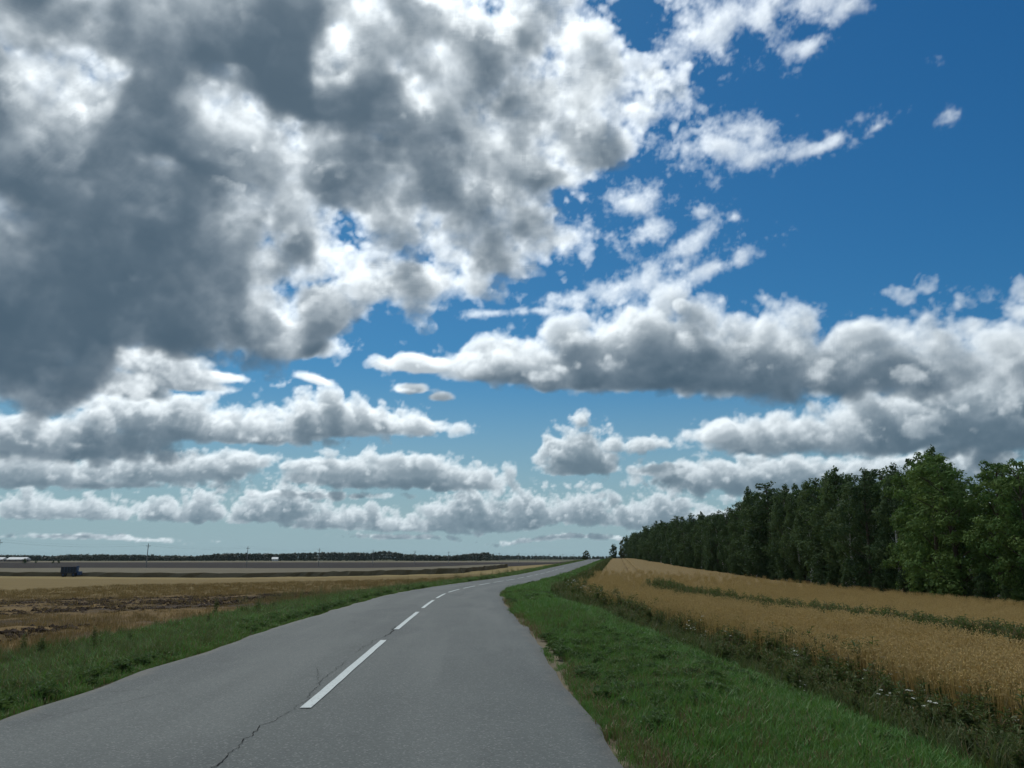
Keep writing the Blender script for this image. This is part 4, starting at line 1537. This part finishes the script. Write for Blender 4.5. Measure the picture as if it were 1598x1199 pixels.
# rows behind, whose tops fill the skyline
for r_i, (dt, drop) in enumerate(((6.0, 10.0), (12.5, 16.0))):
    yv = 46.0 + 3 * r_i
    k = 0
    while yv < 330:
        t = belt_t(yv) + dt + rng.uniform(-1, 1)
        x = belt_x(t, yv); c = col_of(x, yv)
        h = row_to_z(float(np.interp(c, SKX, SKY_)) + drop * min(1.0, 100.0 / yv) + rng.uniform(-3, 9) * min(1.0, 100.0 / yv), yv) - float(ground_z(np.array([x]), np.array([yv]))[0])
        h = min(max(h, 6.0), 19.0)
        kind = ('maple', 'oak', 'birch')[k % 3] if c > 1215 else 'maple'
        if c < 1660:
            place_tree(kind, k + 1, x, yv, h, 1.1, 'tree of the second rank showing only its top above the front of the belt' if r_i == 0 else 'tree deep in the belt half hidden behind the front ranks',
                       'second rank of the tree belt' if r_i == 0 else 'trees deep in the belt')
        yv += 5.5 + 0.02 * yv
        k += 1
# the tallest birch, its feathery top standing clear of the oaks
yb = 78.0
x = (1474 - 799) / FPX * yb * math.cos(math.radians(PITCH)) * 0.995
x = (1474 - 799) / FPX * yb * 0.99
place_tree('birch', 0, x, yb, row_to_z(696, yb) - float(ground_z(np.array([x]), np.array([yb]))[0]), 1.05, 'tallest birch, feathery top rising above the bright oaks', rot=1.0)
# clump that ends the belt, lone roadside tree
yb = 468.0
for dx, k, tp, lab in ((0.0, 1, 849, 'dark bushy tree standing alone just left of the belt end'), ):
    x = (956 - 799) / FPX * yb * 0.985
    place_tree('dense', k, x, yb, row_to_z(tp, yb) - float(ground_z(np.array([x]), np.array([yb]))[0]), 0.95, lab)
yb = 462.0
x = (973 - 799) / FPX * yb * 0.985
place_tree('yellowing', 0, x, yb, row_to_z(838, yb) - float(ground_z(np.array([x]), np.array([yb]))[0]), 0.8, 'yellowing tree at the far tip of the tree belt')
yb = 500.0
x = (914 - 799) / FPX * yb * 0.985
place_tree('yellowing', 0, x, yb, row_to_z(859, yb) - float(ground_z(np.array([x]), np.array([yb]))[0]), 1.3, 'lone round tree beside the road at the crest')
# undergrowth along the foot of the belt
yv = 44.0
k = 0
while yv < 420:
    t = belt_t(yv) - 1.6 + rng.uniform(-0.6, 0.9)
    x = belt_x(t, yv)
    if col_of(x, yv) < 1650:
        place_tree('bush', k, x, yv, rng.uniform(1.3, 3.2), rng.uniform(0.75, 1.1), 'low shrub at the foot of the tree belt beside the grain', 'undergrowth along the belt')
    yv += 2.6 + 0.02 * yv
    k += 1

# ------------------------------------------------------------------ far woods on the horizon
m_wood = leaf_mat('far_wood', (0.026, 0.040, 0.026), (0.032, 0.048, 0.030), (0.045, 0.060, 0.036), trans=0.1)
FWX = [-300, 0, 100, 130, 230, 320, 350, 400, 440, 500, 560, 585, 605, 625, 640, 700, 730, 757, 775, 800, 850, 900, 960, 1100, 2000]
FWY = [866, 866, 868, 865, 866, 868, 864, 863, 864, 861.5, 862, 862, 858.5, 862, 865, 868, 865, 861, 866, 867, 868, 868.5, 868, 866, 864]
cen, rad, cnt = [], [], []
TR = np.random.default_rng(77)
for rw, (yb, st) in enumerate(((1400, 4.5), (1460, 5.0), (1530, 6.0))):
    xx = -1250.0
    while xx < 700:
        c = 799 + FPX * xx / yb
        y2 = yb * float(np.interp(c, [0, 600, 760, 800, 960], [1.0, 1.0, 1.0, 1.5, 1.7]))
        x2 = xx * y2 / yb
        g = float(ground_z(np.array([x2]), np.array([y2]))[0])
        top = row_to_z(float(np.interp(c, FWX, FWY)) + TR.uniform(-0.6, 1.8), y2)
        hh = max(top - g, 5.0)
        w = TR.uniform(3.0, 5.5)
        for zf in (0.25, 0.55, 0.82):
            cen.append((x2 + TR.uniform(-1.5, 1.5), y2 + TR.uniform(-3, 3), g + hh * zf)); rad.append(w * (1.1 - 0.45 * zf)); cnt.append(34)
        xx += st * TR.uniform(0.6, 1.4)
V_, F_, T_ = leaf_cloud(np.array(cen), np.array(rad), cnt, 1.7, 0.1, 1.0)
me = quick_mesh('far_wood', V_, F_); add_attr(me, 'tone', T_); me.materials.append(m_wood)
o = bpy.data.objects.new('far_wood', me); o['kind'] = 'stuff'; col.objects.link(o)

# ------------------------------------------------------------------ power line across the left fields
m_conc, mo = new_mat('weathered_concrete')
geo = N.node('ShaderNodeNewGeometry'); pos = N(geo.outputs['Position'])
principled(mo, mixc(fbm(pos, 1.5, 4, 0.6), (0.17, 0.165, 0.155), (0.29, 0.285, 0.27)), 0.9, 0.2)
m_steel, mo = new_mat('dull_steel')
principled(mo, (0.10, 0.10, 0.105), 0.6, 0.4)
m_glass, mo = new_mat('insulator_porcelain')
principled(mo, (0.30, 0.22, 0.17), 0.35, 0.5)
m_wire, mo = new_mat('wire_aluminium')
principled(mo, (0.16, 0.16, 0.165), 0.6, 0.4)


def mesh_of(name, v, f, mat):
    me = bpy.data.meshes.new(name); me.from_pydata(v, [], f); me.materials.append(mat)
    return me


def boxv(cx, cy, cz, sx, sy, sz):
    v = [(cx + i * sx / 2, cy + j * sy / 2, cz + k * sz / 2) for i in (-1, 1) for j in (-1, 1) for k in (-1, 1)]
    f = [(0, 1, 3, 2), (4, 6, 7, 5), (0, 4, 5, 1), (2, 3, 7, 6), (0, 2, 6, 4), (1, 5, 7, 3)]
    return v, f


PH = 9.6
v, f = tube([(0, 0, -0.5), (0, 0, 3), (0, 0, 6.5), (0, 0, PH)], [0.19, 0.17, 0.145, 0.12], 8)
f.append(tuple(range(len(v) - 8, len(v))))
me_pole = mesh_of('pole', v, f, m_conc)
av, af = boxv(0, 0, PH - 0.85, 2.1, 0.11, 0.11)
bv, bf = tube([(0, 0, PH - 1.5), (0.55, 0, PH - 0.9)], [0.03, 0.03], 5)
cv_, cf = tube([(0, 0, PH - 1.5), (-0.55, 0, PH - 0.9)], [0.03, 0.03], 5)
allv = av + bv + cv_
allf = af + [tuple(i + 8 for i in q) for q in bf] + [tuple(i + 8 + len(bv) for i in q) for q in cf]
me_arm = mesh_of('crossarm', allv, allf, m_steel)


def insul():
    prof = [(0.02, -0.06), (0.02, 0.0), (0.07, 0.02), (0.05, 0.07), (0.075, 0.10), (0.045, 0.17), (0.02, 0.20)]
    v, f = [], []
    n = 8
    for (r, z) in prof:
        for k in range(n):
            v.append((r * math.cos(6.283 * k / n), r * math.sin(6.283 * k / n), z))
    for i in range(len(prof) - 1):
        for k in range(n):
            f.append((i * n + k, i * n + (k + 1) % n, (i + 1) * n + (k + 1) % n, (i + 1) * n + k))
    return mesh_of('insulator', v, f, m_glass)


me_ins = insul()
INS = [(-0.95, 0, PH - 0.76), (0.95, 0, PH - 0.76), (0.0, 0, PH + 0.02)]
line0 = np.array([-149.0 * 0.985, 317.0]); lstep_ = np.array([19.5 * 0.985, 62.7])
line_rot = math.atan2(-lstep_[0], lstep_[1])
ORD = ['nearest and tallest looking', 'second', 'third', 'fourth', 'fifth', 'sixth', 'seventh', 'eighth', 'ninth', 'tenth', 'eleventh', 'twelfth', 'thirteenth', 'fourteenth']
poles = []
for i in range(-1, 14):
    x, y = line0 + lstep_ * i
    e = bpy.data.objects.new('power_pole', None)
    e.location = (x, y, float(ground_z(np.array([x]), np.array([y]))[0]))
    e.rotation_euler = (0, 0, line_rot)
    e['category'] = 'power pole'
    e['group'] = 'poles of the power line across the fields'
    if i < 0:
        e['label'] = 'concrete power pole before the nearest visible one, left of the frame'
    elif i == 0:
        e['label'] = 'nearest and tallest looking concrete power pole, right of the blue trailer'
    else:
        e['label'] = '%s power pole counting from the left along the field' % ORD[i]
    col.objects.link(e)
    for nm, m_, loc in [('pole', me_pole, (0, 0, 0)), ('crossarm', me_arm, (0, 0.16, 0))] + [('insulator', me_ins, p) for p in INS]:
        o = bpy.data.objects.new(nm, m_); o.parent = e; o.location = loc; col.objects.link(o)
    poles.append(e)
cr, sr_ = math.cos(line_rot), math.sin(line_rot)


def wpt(e, p):
    return Vector((e.location.x + p[0] * cr - p[1] * sr_, e.location.y + p[0] * sr_ + p[1] * cr, e.location.z + p[2]))


for a, b in zip(poles[:-1], poles[1:]):
    for p in INS:
        A, B = wpt(a, (p[0], p[1], p[2] + 0.18)), wpt(b, (p[0], p[1], p[2] + 0.18))
        pts = []
        for k in range(9):
            q = A.lerp(B, k / 8); q.z -= 4 * 1.1 * (k / 8) * (1 - k / 8)
            d = q - a.location
            pts.append((d.x * cr + d.y * sr_, -d.x * sr_ + d.y * cr, d.z))
        v, f = tube(pts, [0.011] * 9, 4)
        o = bpy.data.objects.new('wire', mesh_of('wire', v, f, m_wire)); o.parent = a; col.objects.link(o)

# ------------------------------------------------------------------ blue farm trailer
def paint_mat(name, c0, c1):
    m, mo = new_mat(name)
    tcn = N.node('ShaderNodeTexCoord'); p = N(tcn.outputs['Object'])
    principled(mo, mixc(sstep(fbm(p, 2.0, 5, 0.65), 0.45, 0.7), c0, c1), 0.55, 0.4)
    return m


m_blue = paint_mat('blue_paint', (0.012, 0.040, 0.110), (0.020, 0.052, 0.120))
m_dark = paint_mat('dark_grimy_boards', (0.010, 0.018, 0.030), (0.018, 0.028, 0.045))
m_tyre = paint_mat('tyre_rubber', (0.012, 0.012, 0.012), (0.025, 0.024, 0.022))


def part(name, v, f, mat, parent, loc=(0, 0, 0), rot=(0, 0, 0)):
    o = bpy.data.objects.new(name, mesh_of(name, v, f, mat)); o.parent = parent
    o.location = loc; o.rotation_euler = rot
    col.objects.link(o)
    return o


tx, ty = (118 - 799) / FPX * 160 * 0.985, 160.0
tr_e = bpy.data.objects.new('farm_trailer', None)
tr_e.location = (tx, ty, float(ground_z(np.array([tx]), np.array([ty]))[0]) - 0.02)
tr_e.rotation_euler = (0, 0, math.radians(12))
tr_e['label'] = 'dark blue farm trailer standing alone in the left field'
tr_e['category'] = 'trailer'
col.objects.link(tr_e)
tr_e.scale = (0.72, 0.72, 0.98)
v, f = boxv(0, 0, 0.78, 4.1, 1.9, 0.16); part('chassis', v, f, m_dark, tr_e)
for sx in (-1, 1):          # long side boards, ribbed
    v, f = boxv(0, 0, 0, 3.9, 0.06, 1.15); sb = part('side_board', v, f, m_dark if sx < 0 else m_blue, tr_e, (0, sx * 1.02, 1.45))
    for k in range(6):
        v, f = boxv(0, 0, 0, 0.07, 0.06, 1.2); part('stake', v, f, m_blue, sb, (-1.9 + k * 0.76, sx * 0.055, 0.0))
v, f = boxv(0, 0, 0, 0.06, 1.98, 1.35); part('front_board', v, f, m_blue, tr_e, (2.0, 0, 1.55))
v, f = boxv(0, 0, 0, 0.06, 1.98, 1.15); part('tailgate', v, f, m_dark, tr_e, (-2.0, 0, 1.45))
v, f = boxv(0, 0, 0, 0.9, 1.6, 0.75); part('tool_box', v, f, m_blue, tr_e, (2.6, 0, 0.75))
v, f = tube([(2.1, 0.55, 0.7), (3.9, 0, 0.45)], [0.05, 0.05], 6); part('drawbar', v, f, m_steel, tr_e)
v, f = tube([(2.1, -0.55, 0.7), (3.9, 0.0, 0.45)], [0.05, 0.05], 6); part('drawbar', v, f, m_steel, tr_e)
for wx in (-1.3, 1.3):
    for wy in (-0.85, 0.85):
        prof = [(0.20, -0.12), (0.42, -0.13), (0.48, -0.07), (0.48, 0.07), (0.42, 0.13), (0.20, 0.12)]
        v, f = [], []
        for k in range(16):
            a = 6.283 * k / 16
            for (r, w) in prof:
                v.append((r * math.cos(a), w, r * math.sin(a)))
        for k in range(16):
            for j in range(5):
                f.append((k * 6 + j, k * 6 + j + 1, ((k + 1) % 16) * 6 + j + 1, ((k + 1) % 16) * 6 + j))
        wh = part('wheel', v, f, m_tyre, tr_e, (wx, wy, 0.48))
        v, f = tube([(0, -0.10, 0), (0, 0.10, 0)], [0.21, 0.21], 12)
        f += [tuple(range(12)), tuple(range(23, 11, -1))]
        part('hub', v, f, m_blue, wh)

# ------------------------------------------------------------------ farm buildings on the horizon
m_roofw = paint_mat('pale_roof_sheet', (0.62, 0.64, 0.64), (0.74, 0.75, 0.74))
m_wallb = paint_mat('brown_brick_wall', (0.16, 0.13, 0.105), (0.22, 0.185, 0.15))
m_wallw = paint_mat('whitewashed_wall', (0.50, 0.50, 0.47), (0.62, 0.61, 0.58))
m_pane = paint_mat('dark_pane', (0.02, 0.025, 0.03), (0.04, 0.045, 0.05))


def barn(colx, y, L, Wd, hw, hr, wallm, rot, label):
    x = (colx - 799) / FPX * y * 0.985
    e = bpy.data.objects.new('farm_building', None)
    e.location = (x, y, float(ground_z(np.array([x]), np.array([y]))[0]))
    e.rotation_euler = (0, 0, math.radians(rot))
    e['label'] = label; e['category'] = 'building'
    col.objects.link(e)
    v, f = boxv(0, 0, hw / 2 - 0.3, L, Wd, hw + 0.6); wl = part('wall', v, f, wallm, e)
    o_ = 0.6
    v = [(-L / 2 - o_, -Wd / 2 - o_, hw - 0.1), (L / 2 + o_, -Wd / 2 - o_, hw - 0.1), (L / 2 + o_, 0, hw + hr), (-L / 2 - o_, 0, hw + hr), (-L / 2 - o_, Wd / 2 + o_, hw - 0.1), (L / 2 + o_, Wd / 2 + o_, hw - 0.1)]
    f = [(0, 1, 2, 3), (3, 2, 5, 4), (0, 3, 4), (1, 5, 2), (0, 4, 5, 1)]
    part('roof', v, f, m_roofw, e)
    n = max(2, int(L / 6))
    for k in range(n):
        v, f = boxv(0, 0, 0, 1.4, 0.12, 0.9)
        part('window', v, f, m_pane, wl, (-L / 2 + (k + 0.5) * L / n, -Wd / 2 - 0.04, hw * 0.55))
    v, f = boxv(0, 0, 0, 0.12, 3.0, min(3.0, hw - 0.3)); part('door', v, f, m_pane, wl, (L / 2 + 0.04, 0, min(3.0, hw - 0.3) / 2))
    return e


barn(2, 980, 21, 13, 3.0, 2.6, m_wallb, 4, 'long low farm building with pale roof at the far left edge')
barn(37, 960, 21, 13, 3.0, 2.6, m_wallb, 4, 'long low farm building with pale roof, right one of the far pair')
barn(433, 1290, 9, 8, 3.2, 3.0, m_wallw, 8, 'small white house with pale roof in front of the far wood')
# bushes out in the fields near the buildings
for k, (cx, yb, h, lab) in enumerate(((2, 560, 4.2, 'dark bush at the left edge below the far farm buildings'), (46, 700, 5.0, 'round dark bush below the right far farm building'),
                                      (64, 760, 2.8, 'low bush right of the round dark bush in the far field'), (91, 720, 2.6, 'left one of two small bushes above the trailer'),
                                      (99, 730, 3.0, 'right one of two small bushes above the trailer'))):
    x = (cx - 799) / FPX * yb * 0.985
    place_tree('bush', k, x, yb, h, 1.3, lab).location.z -= 0.12 * h

# ------------------------------------------------------------------ thin summer haze over the plain
m_haze = bpy.data.materials.new('haze')
m_haze.use_nodes = True
N.tree = m_haze.node_tree
N.tree.nodes.clear()
ho = N.node('ShaderNodeOutputMaterial')
hv = N.node('ShaderNodeVolumePrincipled')
hv.inputs['Color'].default_value = (0.72, 0.90, 1.0, 1.0)
hv.inputs['Density'].default_value = 0.000022
hv.inputs['Anisotropy'].default_value = 0.3
N.tree.links.new(hv.outputs[0], ho.inputs['Volume'])
v, f = boxv(0, 3300, 9.0, 14600, 7600, 36.0)
haze = bpy.data.objects.new('haze', mesh_of('haze', v, f, m_haze))
haze['kind'] = 'stuff'
haze.display_type = 'WIRE'
col.objects.link(haze)
